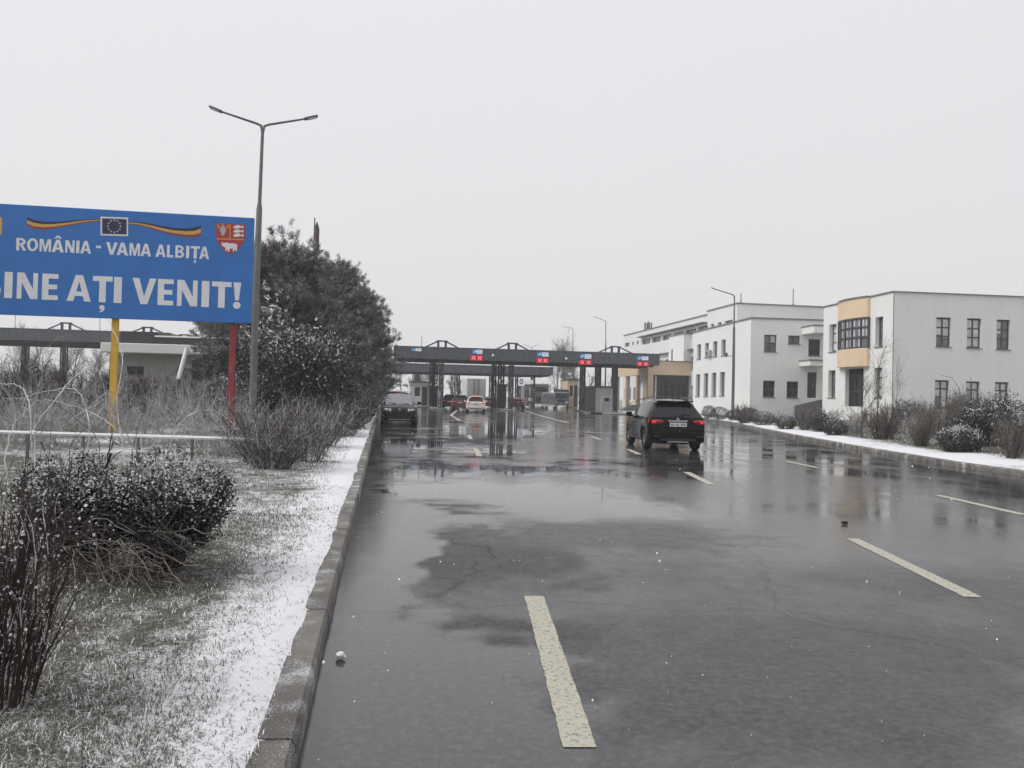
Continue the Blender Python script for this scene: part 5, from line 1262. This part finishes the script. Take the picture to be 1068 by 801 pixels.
for s_ in (-1, 1):
    i = len(jp); jp += [(s_*.205, 0, 1.40), (s_*.255, -.01, 1.12), (s_*.255, .09, .92)]; je += [(2, i), (i, i+1), (i+1, i+2)]; jr += [.07, .06, .05]
skin(jp, je, jr, 'jacket', 'jacket', t)
tp2 = [(0, 0, .97)]; te = []; tr_ = [(.16, .12)]
for s_ in (-1, 1):
    i = len(tp2); tp2 += [(s_*.10, 0, .88), (s_*.115, .01, .48), (s_*.12, -.02, .10)]; te += [(0, i), (i, i+1), (i+1, i+2)]; tr_ += [.10, .075, .06]
skin(tp2, te, tr_, 'trousers', 'trousers', t)
mb = MB(); rows = [[(.098*math.sin(a)*math.cos(k*PI/6), .015+.11*math.sin(a)*math.sin(k*PI/6), 1.655+.105*math.cos(a)) for k in range(12)] for a in np.linspace(.02, 1.75, 6)]; mb.grid(rows, 'hair', closed=True); mb.build('hair', t)
# bare trees and a spruce beyond the station
BG = 'bare trees beyond the border station'
for i, (px, Y, h, lab) in enumerate(((402, 150, 7.5, 'far bare tree under the left canopy end, beside the pines'), (418, 158, 8.5, 'far bare tree above the parked black car'), (436, 165, 7.5, 'far bare tree behind the pale left booth'), (447, 150, 8, 'far bare tree between the booth and the blue column'), (581, 150, 11, 'far frosty bare tree behind the coach'), (588, 160, 12, 'far frosty bare tree left of the dark spruce'),
                                    (20, 105, 8.0, 'far bare tree under the left canopy, near the picture edge'), (40, 112, 8.5, 'far bare tree under the left canopy, left of its blue column'), (74, 108, 7.5, 'far bare tree under the left canopy, right of its blue column'), (100, 115, 8, 'far bare tree under the canopy, near the yellow post'))):
    q = P(px, 415, Y); bare_tree('bare_tree', (q[0], Y, 0), h, lab, seed=100+i, m='twig_far' if px > 200 else 'twig_pale', group=BG, n1=16, n2=8, n3=6, r0=.16)
q = P(595, 415, 140); pine('spruce_tree', (q[0], 140, 0), 8.2, 2.0, 'dark narrow spruce behind the yellowish kiosk', seed=120, crown_from=.05, tufts=900)
# far woodland that reads as one mass
rng = np.random.default_rng(77); parts = []
for i in range(70):
    x = rng.uniform(-150, 120); y = rng.uniform(190, 260)
    for p, r in bare_tree_arrays(rng, rng.uniform(4.5, 7.5), n1=9, n2=6, n3=4, r0=.16): V, F = tubes_np(p+np.array([x, y, 0]), r[None]*np.ones((len(p), 1))*1.7, 3); parts.append((V, F, 0))
V, F, mi = merge(parts); np_mesh('far_woodland', V, F, ['twig_far'], mi, None, kind='stuff')
# ------------------------------------------------------------------ buildings on the right
def crn(px, Y): return P(px, 415, Y)[:2]
class Fac:
    """one facade of a building: plane, local frame relative to the building Empty"""
    def __init__(s, root, origin, ang, A, fang):
        s.pl = VPlane(A, fang); s.root = root
        ca, sa_ = math.cos(-ang), math.sin(-ang); o = np.array(origin)
        def tf(p):
            w = s.pl.A+s.pl.e*p[0]+s.pl.n*p[1]+np.array([0, 0, p[2]]); d = w[:2]-o
            return (d[0]*ca-d[1]*sa_, d[0]*sa_+d[1]*ca, w[2])
        s.tf = tf
    def xf_mb(s, mb): mb.v = [tuple(s.tf(v)) for v in mb.v]; return mb
def cur_rand(seed, nx=2):
    r = random.Random(seed); o = []
    for i in range(nx):
        if r.random() < .8: o.append((i/nx+.06, (i+1)/nx-.06, .06 if r.random() < .4 else r.uniform(.3, .6), .94))
    return o or None
# --- right two-storey building with the orange bay
aR = math.radians(6.5); CR_ = crn(930, 50)
tR = thing('office_building', 'white two-storey building with orange bay at the right picture edge', 'building', (CR_[0], CR_[1], 0), aR)
FR = Fac(tR, CR_, aR, CR_, aR)                                     # faces us
HR = FR.pl.uv(1000, 307.6)[1]; LR = 17.0; zR = .1
opsR = [FR.pl.rect(*q) for q in ((976.5, 331, 992, 361.5), (1008.5, 332, 1023.5, 363), (1039.5, 333.4, 1053.6, 364.4), (975, 396.5, 990, 426), (1007.5, 397.8, 1022, 427), (1037.8, 398.5, 1052, 428))]
FL_ang = aR+PI/2                                                   # left facade: u runs from far end to corner
EL = VPlane(CR_, aR+PI/2); uL = EL.uv(858.5, 370)[0]
eL = EL.e; farL = CR_+eL[:2]*uL
FLf = Fac(tR, CR_, aR, farL, aR+PI/2+PI)                            # u from far end towards us, inward normal = +x side
FLf.pl.n = np.array([math.cos(aR), math.sin(aR), 0])
HL = HR
opsL = {k: FLf.pl.rect(*q) for k, q in dict(ur=(913, 330.5, 920.8, 361.5), lr=(912, 383.5, 919.7, 414.5), ul=(864.8, 338.2, 872.3, 366.8), ll=(863.8, 386.3, 871.2, 414.5), door=(881.5, 384.5, 900.5, 424)).items()}
bayu0, _, bayu1, _ = FLf.pl.rect(876.5, 333, 907.5, 366)
baycut = (bayu0+.12, opsL['door'][3]+.02, bayu1-.12, HR-.3)
mb = MB(); facade(mb, None, LR, HR, opsR, 'wall', d=.22, z0=-.2); FR.xf_mb(mb)
m2 = MB(); facade(m2, None, uL, HR, list(opsL.values()), 'wall', d=.35, z0=-.2); FLf.xf_mb(m2)
def addmb(a, b):
    n = len(a.v); a.v += b.v; a.f += [[i+n for i in f] for f in b.f]; a.m += [a.mi(b.mats[k]) for k in b.m]; a.sm += b.sm
addmb(mb, m2)
def lf(x, y, z): return (x, y, z)
mb.face([lf(0, uL, -.2), lf(LR, uL, -.2), lf(LR, uL, HR), lf(0, uL, HR)], 'wall'); mb.face([lf(LR, 0, -.2), lf(LR, uL, -.2), lf(LR, uL, HR), lf(LR, 0, HR)], 'wall'); mb.build('wall', tR)
mb = MB(); mb.face([(0.1, .1, HR-.15), (LR-.1, .1, HR-.15), (LR-.1, uL-.1, HR-.15), (.1, uL-.1, HR-.15)], 'roof_top'); mb.build('roof', tR)
mb = MB(); mb.box((LR/2, -.01, HR+.05), (LR+.12, .16, .07), 'coping'); mb.box((-.01, uL/2+.06, HR+.05), (.16, uL, .07), 'coping'); mb.build('coping', tR)
mb = MB(); mb.box((.055, -.004, HR/2), (.03, .012, HR), 'stone'); mb.build('corner_joint', tR)
for i, o in enumerate(opsR): window(tR, *o, nx=2, ny=2, tr=(.36, .66) if i < 3 else (.7,), xf=FR.tf, d=.22, pane='glass_grey', cur=cur_rand(i+3), fw=.09)
for k in ('ur', 'lr', 'ul', 'll'): window(tR, *opsL[k], nx=2 if 'r' in k else 1, ny=2, tr=(.34, .67), xf=FLf.tf, d=.35, pane='glass_grey', cur=cur_rand(ord(k[0])+ord(k[1]), 1), fw=.09)
o = opsL['door']; mb = MB()
mb.box(((o[0]+o[2])/2, .36, (o[1]+o[3])/2), (o[2]-o[0]-.02, .06, o[3]-o[1]-.02), 'glass')
for q in np.linspace(o[0]+.05, o[2]-.05, 4): mb.box((q, .31, (o[1]+o[3])/2), (.08, .06, o[3]-o[1]-.04), 'frame')
for zz in (o[1]+1.1, o[1]+2.2): mb.box(((o[0]+o[2])/2, .314, zz), (o[2]-o[0]-.1, .05, .07), 'frame')
FLf.xf_mb(mb).build('glass_door', tR)
# orange bay: shallow curved box standing out of the left facade
zb0, zb1, zb2 = FLf.pl.uv(890, 383)[1], FLf.pl.uv(890, 364.6)[1], FLf.pl.uv(890, 333.5)[1]
n = 14; us = np.linspace(bayu0, bayu1, n+1); dep = [-.22-.42*math.sin(PI*i/n)**.8 for i in range(n+1)]
def bay(z0_, z1_, m, grow=0.0, lid=True):
    mb = MB(); rows = [[(u, d-grow, z) for u, d in zip(us, dep)] for z in (z0_, z1_)]; mb.grid(rows, m)
    for k in (0, n): mb.face([(us[k], dep[k]-grow, z0_), (us[k], 0, z0_), (us[k], 0, z1_), (us[k], dep[k]-grow, z1_)], m)
    for z in (z0_, z1_): mb.face([(u, d-grow, z) for u, d in zip(us, dep)]+[(us[-1], 0, z), (us[0], 0, z)], m)
    return mb
for z_a, z_b in ((zb0, zb1), (zb2, HR-.02)): FLf.xf_mb(bay(z_a, z_b, 'peach')).build('bay_panel', tR)
mb = bay(zb1+.003, zb2-.003, 'glass_grey', grow=-.12); f = FLf.xf_mb(mb)
fr = MB(); rows = lambda z, g: [(u, d-g, z) for u, d in zip(us, dep)]
for k in (0, 3, 6, 9, 12, 14): fr.box((us[k], dep[k]+.08, (zb1+zb2)/2), (.10, .10, zb2-zb1-.01), 'frame')
for zz in (zb1+.06, zb1+(zb2-zb1)*.36, zb1+(zb2-zb1)*.68, zb2-.06):
    for k in range(n):
        a = np.array([us[k], dep[k]+.06, zz]); b_ = np.array([us[k+1], dep[k+1]+.06, zz]); d = unit(b_-a); fr.box((a+b_)/2, (np.linalg.norm(b_-a), .08, .09), 'frame', ax=[d, np.cross([0, 0, 1], d), [0, 0, 1]])
cu = MB()
for k0, k1 in ((0, 3), (3, 6), (6, 9), (9, 12), (12, 14)):
    for za, zb_ in ((.40, .64), (.04, .32), (.72, .94)):
        if random.random() < .78:
            a = np.array([us[k0], dep[k0]+.112, 0]); b_ = np.array([us[k1], dep[k1]+.112, 0]); a, b_ = a+(b_-a)*.12, b_-(b_-a)*.12
            for k_ in range(1): cu.face([a+[0, -.006, zb1+(zb2-zb1)*za], b_+[0, -.006, zb1+(zb2-zb1)*za], b_+[0, -.006, zb1+(zb2-zb1)*zb_], a+[0, -.006, zb1+(zb2-zb1)*zb_]], 'curtain')
wf = FLf.xf_mb(fr).build('bay_window', tR); f.build('pane', wf); FLf.xf_mb(cu).build('curtain', wf, keep=True)
mb = MB(); rows_ = [[(u, d-g, z) for u, d in zip(us, dep)] for g, z in ((.07, HR+.0), (.07, HR+.1), (-.1, HR+.1), (-.1, HR+.0))]; mb.grid(rows_, 'coping', closed=False, smooth=False); FLf.xf_mb(mb).build('coping', tR)

# --- middle two-storey block
aM = math.radians(5.0); CM = crn(782, 66)
tM = thing('office_building', 'middle white two-storey block with narrow windows behind the single-armed lamp', 'building', (CM[0], CM[1], 0), aM)
FM = Fac(tM, CM, aM, CM, aM); HM = FM.pl.uv(800, 332.6)[1]; LM = 13.0
opsM = [FM.pl.rect(*q) for q in ((797, 349.2, 810, 366.8), (822.2, 350, 834.5, 358.8), (843.2, 353.8, 855.6, 371), (795.8, 397, 808.3, 414), (820.5, 397.8, 832.8, 414.8), (842, 388.3, 852, 415))]
EM = VPlane(CM, aM+PI/2); uM = EM.uv(723, 380)[0]; farM = CM+EM.e[:2]*uM
FMl = Fac(tM, CM, aM, farM, aM+PI/2+PI); FMl.pl.n = np.array([math.cos(aM), math.sin(aM), 0])
opsMl = [FMl.pl.rect(*q) for q in ((727, 359.2, 731, 374.6), (735.2, 357.7, 739.1, 372.8), (743.6, 356, 748, 371.8), (752.3, 354.2, 756.8, 370.8), (725.6, 390.4, 730, 413.3), (733.8, 389.4, 738.5, 413.2), (742, 388.7, 746.9, 413), (750.6, 388, 755.8, 412.6))]
mb = MB(); facade(mb, None, LM, HM, opsM, 'wall', d=.2, z0=-.2); FM.xf_mb(mb); m2 = MB(); facade(m2, None, uM, HM, opsMl, 'wall', d=.3, z0=-.2); FMl.xf_mb(m2); addmb(mb, m2)
mb.face([(0, uM, -.2), (LM, uM, -.2), (LM, uM, HM), (0, uM, HM)], 'wall'); mb.face([(LM, 0, -.2), (LM, uM, -.2), (LM, uM, HM), (LM, 0, HM)], 'wall'); mb.build('wall', tM)
mb = MB(); mb.face([(.1, .1, HM-.15), (LM-.1, .1, HM-.15), (LM-.1, uM-.1, HM-.15), (.1, uM-.1, HM-.15)], 'roof_top'); mb.build('roof', tM)
mb = MB(); mb.box((LM/2, -.01, HM+.05), (LM+.12, .16, .12), 'coping'); mb.box((-.01, uM/2+.06, HM+.05), (.16, uM, .12), 'coping'); mb.build('coping', tM)
for i, o in enumerate(opsM[:5]): window(tM, *o, nx=2, ny=2, tr=(.5,) if i != 1 else (), xf=FM.tf, d=.2, fw=.09, pane='glass_grey' if i in (0, 1) else 'glass', cur=cur_rand(i+20) if i in (0, 3) else None)
for i, o in enumerate(opsMl): window(tM, *o, nx=1, ny=1, xf=FMl.tf, d=.3, fw=.07, pane='glass_grey')
o = opsM[5]; mb = MB(); mb.box(((o[0]+o[2])/2, .2, (o[1]+o[3])/2), (o[2]-o[0]-.02, .06, o[3]-o[1]-.02), 'door'); mb.box(((o[0]+o[2])/2, .16, (o[1]+o[3])/2), (.06, .05, o[3]-o[1]-.1), 'frame'); d_ = FM.xf_mb(mb).build('door', tM)
mb = MB(); mb.box(((o[0]+o[2])/2+.12, .12, o[1]+1.1), (.04, .06, .25), 'silver'); FM.xf_mb(mb).build('handle', d_)
def slab(q, dep_, m, name, d0=0):
    u0, v0_, u1_, v1_ = FM.pl.rect(*q); mb = MB(); mb.box(((u0+u1_)/2, d0-dep_/2, (v0_+v1_)/2), (u1_-u0, dep_, v1_-v0_), m, bev=.02)
    mb.box(((u0+u1_)/2, d0-dep_/2, v1_+.06), (u1_-u0+.1, dep_+.1, .11), 'coping'); FM.xf_mb(mb).build(name, tM)
slab((836, 342.5, 860, 349.6), 2.2, 'wall', 'canopy_slab'); slab((833.5, 377.5, 856, 382.6), 2.0, 'wall', 'canopy_slab')
u, v = FM.pl.uv(856, 378); mb = MB(); mb.tube([(u, -2.0, .0), (u, -2.0, v+.3)], .13, 'stone', 8); FM.xf_mb(mb).build('porch_post', tM)
def ac(root, xf, u, v, s=.8):
    mb = MB(); mb.box((u, -.2, v), (s*1.1, .36, s*.8), 'ac_white', bev=.03); mb.tube([(u-.1*s, -.385, v), (u-.1*s, -.40, v)], .30*s, 'frame', 14); xf.xf_mb(mb).build('air_conditioner', root)
ac(tM, FMl, *FMl.pl.uv(741.3, 368.5))
u0, v0_, u1_, v1_ = FM.pl.rect(817, 414.8, 862, 425)
mb = MB(); mb.prism([(u0, -.2), (u0, v0_+.15), (u0+(u1_-u0)*.62, v1_-.1), (u1_, v1_-.1), (u1_, -.2)], FM.tf((0, -2.3, 0)), (1, 0, 0), (0, 0, 1), (0, 1, 0), .25, 'stone'); mb.build('ramp_wall', tM)
mb = MB(); mb.box((u0+(u1_-u0)*.8, -1.2, (v1_-.5)/2), ((u1_-u0)*.38, 1.9, v1_-.5), 'concrete'); FM.xf_mb(mb).build('porch_step', tM)

# --- three-storey wing behind with entrance hall
aW = math.radians(8.8); CW = crn(767, 83)
tW = thing('office_building', 'long three-storey white office wing with orange entrance hall behind the canopy', 'building', (CW[0], CW[1], 0), aW)
FW = Fac(tW, CW, aW, CW, aW); HW = FW.pl.uv(800, 318.2)[1]; LW = 13
EW = VPlane(CW, aW+PI/2); uW = EW.uv(650, 385)[0]; farW = CW+EW.e[:2]*uW
FWl = Fac(tW, CW, aW, farW, aW+PI/2+PI); FWl.pl.n = np.array([math.cos(aW), math.sin(aW), 0])
uS = FWl.pl.uv(738, 326)[0]; HW2 = FWl.pl.uv(715, 334.2)[1]
ops3 = [FWl.pl.rect(*q) for q in ((651.8, 357.5, 656.5, 361.5), (659.2, 356.6, 661.0, 360), (664, 355.6, 666, 359), (669.6, 353.4, 678.2, 358.8), (680, 351.2, 689, 356.8), (690.8, 348.8, 700, 354.4), (702, 346.6, 713, 351.8), (715, 343.6, 726, 348.9), (728, 340.2, 738.2, 345.4), (741.2, 337.8, 744.6, 340.8), (748.6, 336, 752.2, 339), (756, 334, 764, 337.6))]
ops2, ops1 = [], []
for k in range(int(uW/4.6)):
    a = .9+k*4.6
    if a+3.3 < uW-.4: ops2.append((a, 5.3, a+3.3, 7.1)); ops1.append((a, 1.5, a+3.3, 3.4))
mb = MB(); facade(mb, None, uW, HW2, ops3+ops2+ops1, 'wall_far', d=.3); FWl.xf_mb(mb)
m2 = MB(); facade(m2, None, LW, HW, [], 'wall_far'); FW.xf_mb(m2); addmb(mb, m2)
m2 = MB(); m2.face([(uS, .0, HW2), (uW, 0, HW2), (uW, 0, HW), (uS, 0, HW)], 'wall_far'); m2.face([(uS, 0, HW2), (uS, LW, HW2), (uS, LW, HW), (uS, 0, HW)], 'wall_far'); m2.face([(0, 0, 0), (0, LW, 0), (0, LW, HW2), (0, 0, HW2)], 'wall_far'); m2.face([(0, LW, 0), (uW, LW, 0), (uW, LW, HW2), (0, LW, HW2)], 'wall_far'); FWl.xf_mb(m2); addmb(mb, m2)
mb.build('wall', tW)
m2 = MB(); m2.face([(.1, .1, HW2-.2), (uS, .1, HW2-.2), (uS, LW, HW2-.2), (.1, LW, HW2-.2)], 'roof_top'); m2.face([(uS+.05, .1, HW-.2), (uW, .1, HW-.2), (uW, LW, HW-.2), (uS+.05, LW, HW-.2)], 'roof_top'); FWl.xf_mb(m2).build('roof', tW)
m2 = MB(); m2.box((uS/2, 0, HW2+.06), (uS, .2, .14), 'coping'); m2.box(((uS+uW)/2, 0, HW+.06), (uW-uS+.1, .2, .14), 'coping'); FWl.xf_mb(m2); m3 = MB(); m3.box((LW/2, 0, HW+.063), (LW, .2, .14), 'coping'); FW.xf_mb(m3); addmb(m2, m3); m2.build('coping', tW)
v_ = FWl.pl.uv(690, 347.2)[1]; a = FWl.pl.uv(669, 350)[0]; m2 = MB(); m2.box(((a+uS)/2, -.35, v_), (uS-a, .7, .14), 'stone', bev=.02); m2.box(((a+uS)/2+1.5, -.3, 7.9), (uS-a+3, .6, .14), 'stone', bev=.02); FWl.xf_mb(m2).build('ledge', tW)
for i, o in enumerate(ops3): window(tW, *o, nx=1 if i < 3 or i > 8 else 3, ny=1, xf=FWl.tf, d=.3, fw=.09, pane='glass_grey', sill=False)
for i, o in enumerate(ops2+ops1): window(tW, *o, nx=3, ny=1, xf=FWl.tf, d=.3, fw=.1, pane='glass_grey', sill=False)
# projecting white stair box
def px_u(px, d_): 
    pl = VPlane(FWl.pl.A-FWl.pl.n*d_, FWl.pl.ang); pl.e = FWl.pl.e; pl.n = FWl.pl.n; return pl.uv(px, 370)[0]
ub1 = px_u(713, 1.0); ub0 = px_u(697.3, 1.0); zbx = P(713, 348.3, 95.5)[2]
mb = MB(); mb.box(((ub0+ub1)/2, -.5, (zbx+5)/2), (ub1-ub0, 1.0, zbx-5), 'wall_far'); mb.box(((ub0+ub1)/2, -.5, zbx+.06), (ub1-ub0+.2, 1.2, .14), 'coping'); FWl.xf_mb(mb).build('stair_box', tW)
ac(tW, Fac(tW, CW, aW, farW-FWl.pl.n[:2]*1.0, aW+PI/2+PI) if False else FWl, px_u(707, 1.0), 7.6, .9)
u_ = px_u(701, 1.0); mb = MB(); mb.box((u_, -1.01, 7.4), (.5, .05, 1.6), 'glass_grey'); FWl.xf_mb(mb).build('window', tW)
# entrance hall: orange band on pillars, glazed front
Ye = 94.5; E0 = np.array(crn(675.5, Ye)); E1 = np.array(crn(723.5, Ye+.9)); aE = aW
FE = Fac(tW, CW, aW, E0, aE); LE = float(np.dot(E1-E0, FE.pl.e[:2]))+1.0
zE0 = FE.pl.uv(700, 391.2)[1]; zE1 = FE.pl.uv(700, 377.2)[1]; DE = 15
mb = MB()
mb.box((LE/2, .15, (zE0+zE1)/2), (LE, .3, zE1-zE0), 'peach_dull'); mb.box((.15, DE/2+.15, (zE0+zE1)/2), (.3, DE-.3, zE1-zE0), 'peach_dull'); mb.box((LE/2, .1, zE1+.06), (LE+.1, .35, .1), 'coping'); FE.xf_mb(mb).build('orange_band', tW)
mb = MB(); mb.box((LE/2, DE/2, zE0+.3), (LE-.62, DE-.62, .2), 'wall_far'); mb.box((LE/2, DE/2, zE1-.2), (LE-.64, DE-.64, .1), 'roof_top'); FE.xf_mb(mb).build('roof', tW)
for u in (-.0, ): 
    for y in (.35, 5.0, 9.5, 14.3):
        mb = MB(); mb.box((.36, y, zE0/2), (.70 if y < 1 else .5, .6, zE0), 'peach_dull'); FE.xf_mb(mb).build('pillar', tW)
g0 = .75
mb = MB(); mb.face([(g0, .9, .3), (LE, .9, .3), (LE, .9, zE0), (g0, .9, zE0)], 'glass'); f_ = MB()
for u in np.linspace(g0+.05, LE-.1, 9): f_.box((u, .87, (zE0+.3)/2), (.10, .08, zE0-.3), 'frame')
for z in (.4, 1.6, 2.9, zE0-.1): f_.box(((g0+LE)/2, .876, z), (LE-g0, .06, .08), 'frame')
w_ = FE.xf_mb(f_).build('glazed_front', tW); FE.xf_mb(mb).build('pane', w_, keep=True)
mb = MB(); mb.box((1.3, 4.6, zE0/2), (.2, 7.5, zE0), 'wall_far'); FE.xf_mb(mb).build('inner_wall', tW)
mb = MB()
for k in range(5): mb.box((-.6-.35*k, 3.2, (.9-.18*k)/2), (.349, 4.5, .9-.18*k), 'concrete')
FE.xf_mb(mb).build('entrance_step', tW)
mb = MB(); mb.tube([FE.tf(q) for q in ((.1, -.4, 2.0), (LE, -.4, 2.0))], .045, 'galv', 6)
for u in np.linspace(.1, LE, 9): mb.tube([FE.tf((u, -.4, .1)), FE.tf((u, -.4, 2.0))], .03, 'galv', 5)
mb.tube([FE.tf(q) for q in ((.1, -.4, 1.3), (LE, -.4, 1.3))], .025, 'galv', 5)
mb.tube([FE.tf(q) for q in ((.1, .7, 1.9), (-2.3, .7, .95))], .045, 'galv', 6); mb.tube([FE.tf(q) for q in ((-2.3, .7, .0), (-2.3, .7, .95))], .035, 'galv', 6); mb.build('handrail', tW)
# roof aerials
def aerial(root, loc, h, dish=False):
    mb = MB(); mb.tube([loc, (loc[0], loc[1], loc[2]+h)], .05, 'stone', 6)
    if dish:
        for k in range(4): a = k*PI/2; mb.box((loc[0]+.5*math.cos(a), loc[1]+.5*math.sin(a), loc[2]+h*.6), (.22, .22, 1.1), 'stone', bev=.05)
        mb.box((loc[0], loc[1], loc[2]+h*.25), (1.0, 1.0, .5), 'stone', bev=.1)
    else:
        mb.tube([(loc[0]-.5, loc[1], loc[2]+.25), (loc[0], loc[1], loc[2]+.6), (loc[0]+.5, loc[1], loc[2]+.25)], .03, 'stone', 5)
    mb.build('aerial', root)
p = np.array(FWl.tf((FWl.pl.uv(666, 346)[0], 1.5, HW2))); aerial(tW, p-[0, 0, .2], 2.0, True)
p = FW.tf((FW.pl.uv(777, 316)[0], 1, HW-.2)); aerial(tW, p, FW.pl.uv(777, 304.5)[1]-HW+.2)
p = FW.tf((FW.pl.uv(832, 318)[0], 1, HW-.2)); aerial(tW, p, FW.pl.uv(832, 300)[1]-HW+.2)

# ------------------------------------------------------------------ right side planting
def at_right(px, py, dz=0):
    z = .25
    for _ in range(8):
        q = G(px, py, z); z = rz_(q[0], q[1])
    return (q[0], q[1], z-.03+dz)
def pxr(Y, px): return px*Y/FPX
BGp = 'round clipped bushes on the right verge'; SGp = 'bare shrubs on the right verge'
def ball(px, py, wpx, hpx, lab, seed, sn=.6):
    sn = sn*(.85 if wpx > 30 else .5)
    x, y, z = at_right(px, py); r = wpx*y/FPX/2; h = hpx*y/FPX
    leafy_shrub('round_bush', (x, y+r*.6, z), r, r, h, lab, 'bush', n=int(4200*min(1.6, max(.8, wpx/30))), L=.055, snow=sn, seed=seed, ball=True, base=0, group=BGp, snowlow=.05)
def shrub(px, py, wpx, hpx, lab, seed, **k):
    x, y, z = at_right(px, py); r = wpx*y/FPX/2*.84; h = hpx*y/FPX*(.80 if '_pale' not in str(k) else .68)
    kw = dict(n1=44, n2=10, n3=6, mats=('twig_brown', 'twig_pale'), rad=.0075, group=SGp, seed=seed, snow=.45, thick=.9+y/40, up=.3, spread=.95, base_r=.85); kw.update(k)
    twig_shrub('bare_shrub', (x, y+r*.4, z), h, r, lab, **kw)
ball(1009, 472, 42, 27, 'big snow-capped round bush nearest on the right verge', 201)
ball(822, 447.5, 20, 14.5, 'round snow-topped bush standing alone at the kerb before the ramp wall', 202, .9)
ball(798, 443.5, 24, 14, 'flat round bush left of the lone snow-topped one', 203)
ball(874, 454.5, 23, 17, 'dark round bush with snow cap between two bare shrubs', 204)
ball(858, 450, 19, 19, 'taller dark bush just behind the snow-capped pair', 205, .2)
ball(768, 438.5, 16, 12, 'small dark round bush beside the lamp foot', 206, .25)
ball(740, 436, 13, 13, 'dome-shaped bush with snow cap beyond the driving black car', 207, .7)
ball(752, 437.5, 18, 13, 'dark low hedge bush left of the single-armed lamp', 208, .2)
ball(785, 440, 16, 14, 'dark bush behind the flat round one', 209, .2)
shrub(778, 441.5, 26, 24, 'tangled olive shrub right of the lamp foot', 221, leaf=('leaf_brown', 1800, .05))
shrub(841, 448.5, 24, 29, 'vase-shaped bare shrub right of the lone snow-topped bush', 222)
shrub(925, 459, 46, 48, 'big dense bare shrub in the middle of the right verge', 223, n1=60, leaf=('leaf_brown', 1500, .05))
shrub(963, 465.5, 32, 38, 'small vase-shaped bare shrub left of the big snow-capped bush', 224)
shrub(1062, 478, 42, 58, 'bare shrub at the right picture edge before the dark evergreen', 225)
shrub(895, 452, 30, 24, 'low pale bare shrub left of the big dense one', 226, mats=('twig_pale', 'twig_snowy'))
shrub(808, 440, 40, 16, 'low pale twigs before the middle block', 227, mats=('twig_pale', 'twig_snowy'))
shrub(862, 442, 50, 24, 'pale bare shrub before the ramp wall', 228, mats=('twig_pale', 'twig_brown'))
shrub(905, 446, 40, 28, 'pale bare shrub before the glass door', 229, mats=('twig_pale', 'twig_brown'))
shrub(985, 455, 60, 54, 'wide hazy bare shrub behind the vase-shaped one', 230, mats=('twig_pale', 'twig_brown'), n1=54)
shrub(1030, 452, 50, 54, 'tall olive shrub under the right windows', 231, leaf=('leaf_brown', 3000, .05), n1=60, up=.9)
shrub(1005, 446, 34, 46, 'tall olive shrub between the lower right windows', 232, leaf=('leaf_brown', 2200, .05), up=.9)
shrub(945, 452, 60, 30, 'low pale bare shrub right of the big dense one', 233, mats=('twig_pale', 'twig_snowy'))
shrub(968, 447, 40, 44, 'loose bare shrub before the left lower window', 234, mats=('twig_brown', 'twig_pale'))
x, y, z = at_right(1048, 466); leafy_shrub('evergreen_shrub', (x, y+.8, z), 1.2, 1.0, 1.45, 'dark wide evergreen shrub behind the big snow-capped bush', 'bush', n=6500, L=.07, snow=.2, seed=241, lobes=7, base=.0)
x, y, z = at_right(1072, 462); leafy_shrub('evergreen_shrub', (x, y+1.2, z), 1.0, 1.0, 1.9, 'snow-dusted evergreen shrub at the right picture edge', 'bush', n=5000, L=.07, snow=.38, seed=242, lobes=6, base=.0)
x, y, z = at_right(954, 447); leafy_shrub('evergreen_shrub', (x, y+1, z), .9, .8, 1.6, 'small dark rounded evergreen before the building corner', 'bush', n=2600, L=.07, snow=.2, seed=243, lobes=4, base=.0)
# saplings
x, y, z = at_right(899, 457); bare_tree('sapling', (x, y, z), 2.5, 'thin bare young tree left of the big dense shrub', seed=251, m='twig_brown', n1=14, n2=6, n3=4, r0=.035)
x, y, z = at_right(915, 448); bare_tree('sapling', (x, y, z), 3.9, 'taller bare young tree before the narrow window right of the orange bay', seed=252, m='twig_far', n1=12, n2=6, n3=4, r0=.035)
x, y, z = at_right(935, 447); bare_tree('sapling', (x, y, z), 3.3, 'slender upright bare young tree by the corner of the orange-bay building', seed=253, m='twig_far', n1=8, n2=5, n3=3, r0=.025, spreadk=.25)
q = [P(1002, 424, 40), P(1000.5, 405, 40), P(993, 394, 40.2), P(982, 391.5, 40.4)]; V, F = tubes_np(np.array(q)[None], np.array([[.02, .016, .012, .008]]), 5)
np_mesh('arching_twig', V, F, ['twig_far'], None, None, smooth=True, label='long thin twig arching before the lower windows on the right', category='twig')

# falling snow
rng = np.random.default_rng(91); n = 2600
yy = 1.2+28*rng.uniform(size=n)**.8; xx = (rng.uniform(-.75, .75, n))*yy; zz = rng.uniform(.05, 2.0, n); kp = (zz < 1.45) | (yy > 12); yy, xx, zz = yy[kp], xx[kp], zz[kp]; n = len(yy)
c = np.stack([xx, yy, zz], 1); r = rng.uniform(.0016, .0036, n)[:, None, None]
oc = np.array([[1, 0, 0], [-1, 0, 0], [0, 1, 0], [0, -1, 0], [0, 0, 1.3], [0, 0, -1.3]], float)
V = (c[:, None]+oc[None]*r).reshape(-1, 3); fi = np.array([[0, 2, 4], [2, 1, 4], [1, 3, 4], [3, 0, 4], [2, 0, 5], [1, 2, 5], [3, 1, 5], [0, 3, 5]])
np_mesh('falling_snow', V, (np.arange(n)[:, None, None]*6+fi).reshape(-1, 3), ['snow'], None, None, kind='stuff')
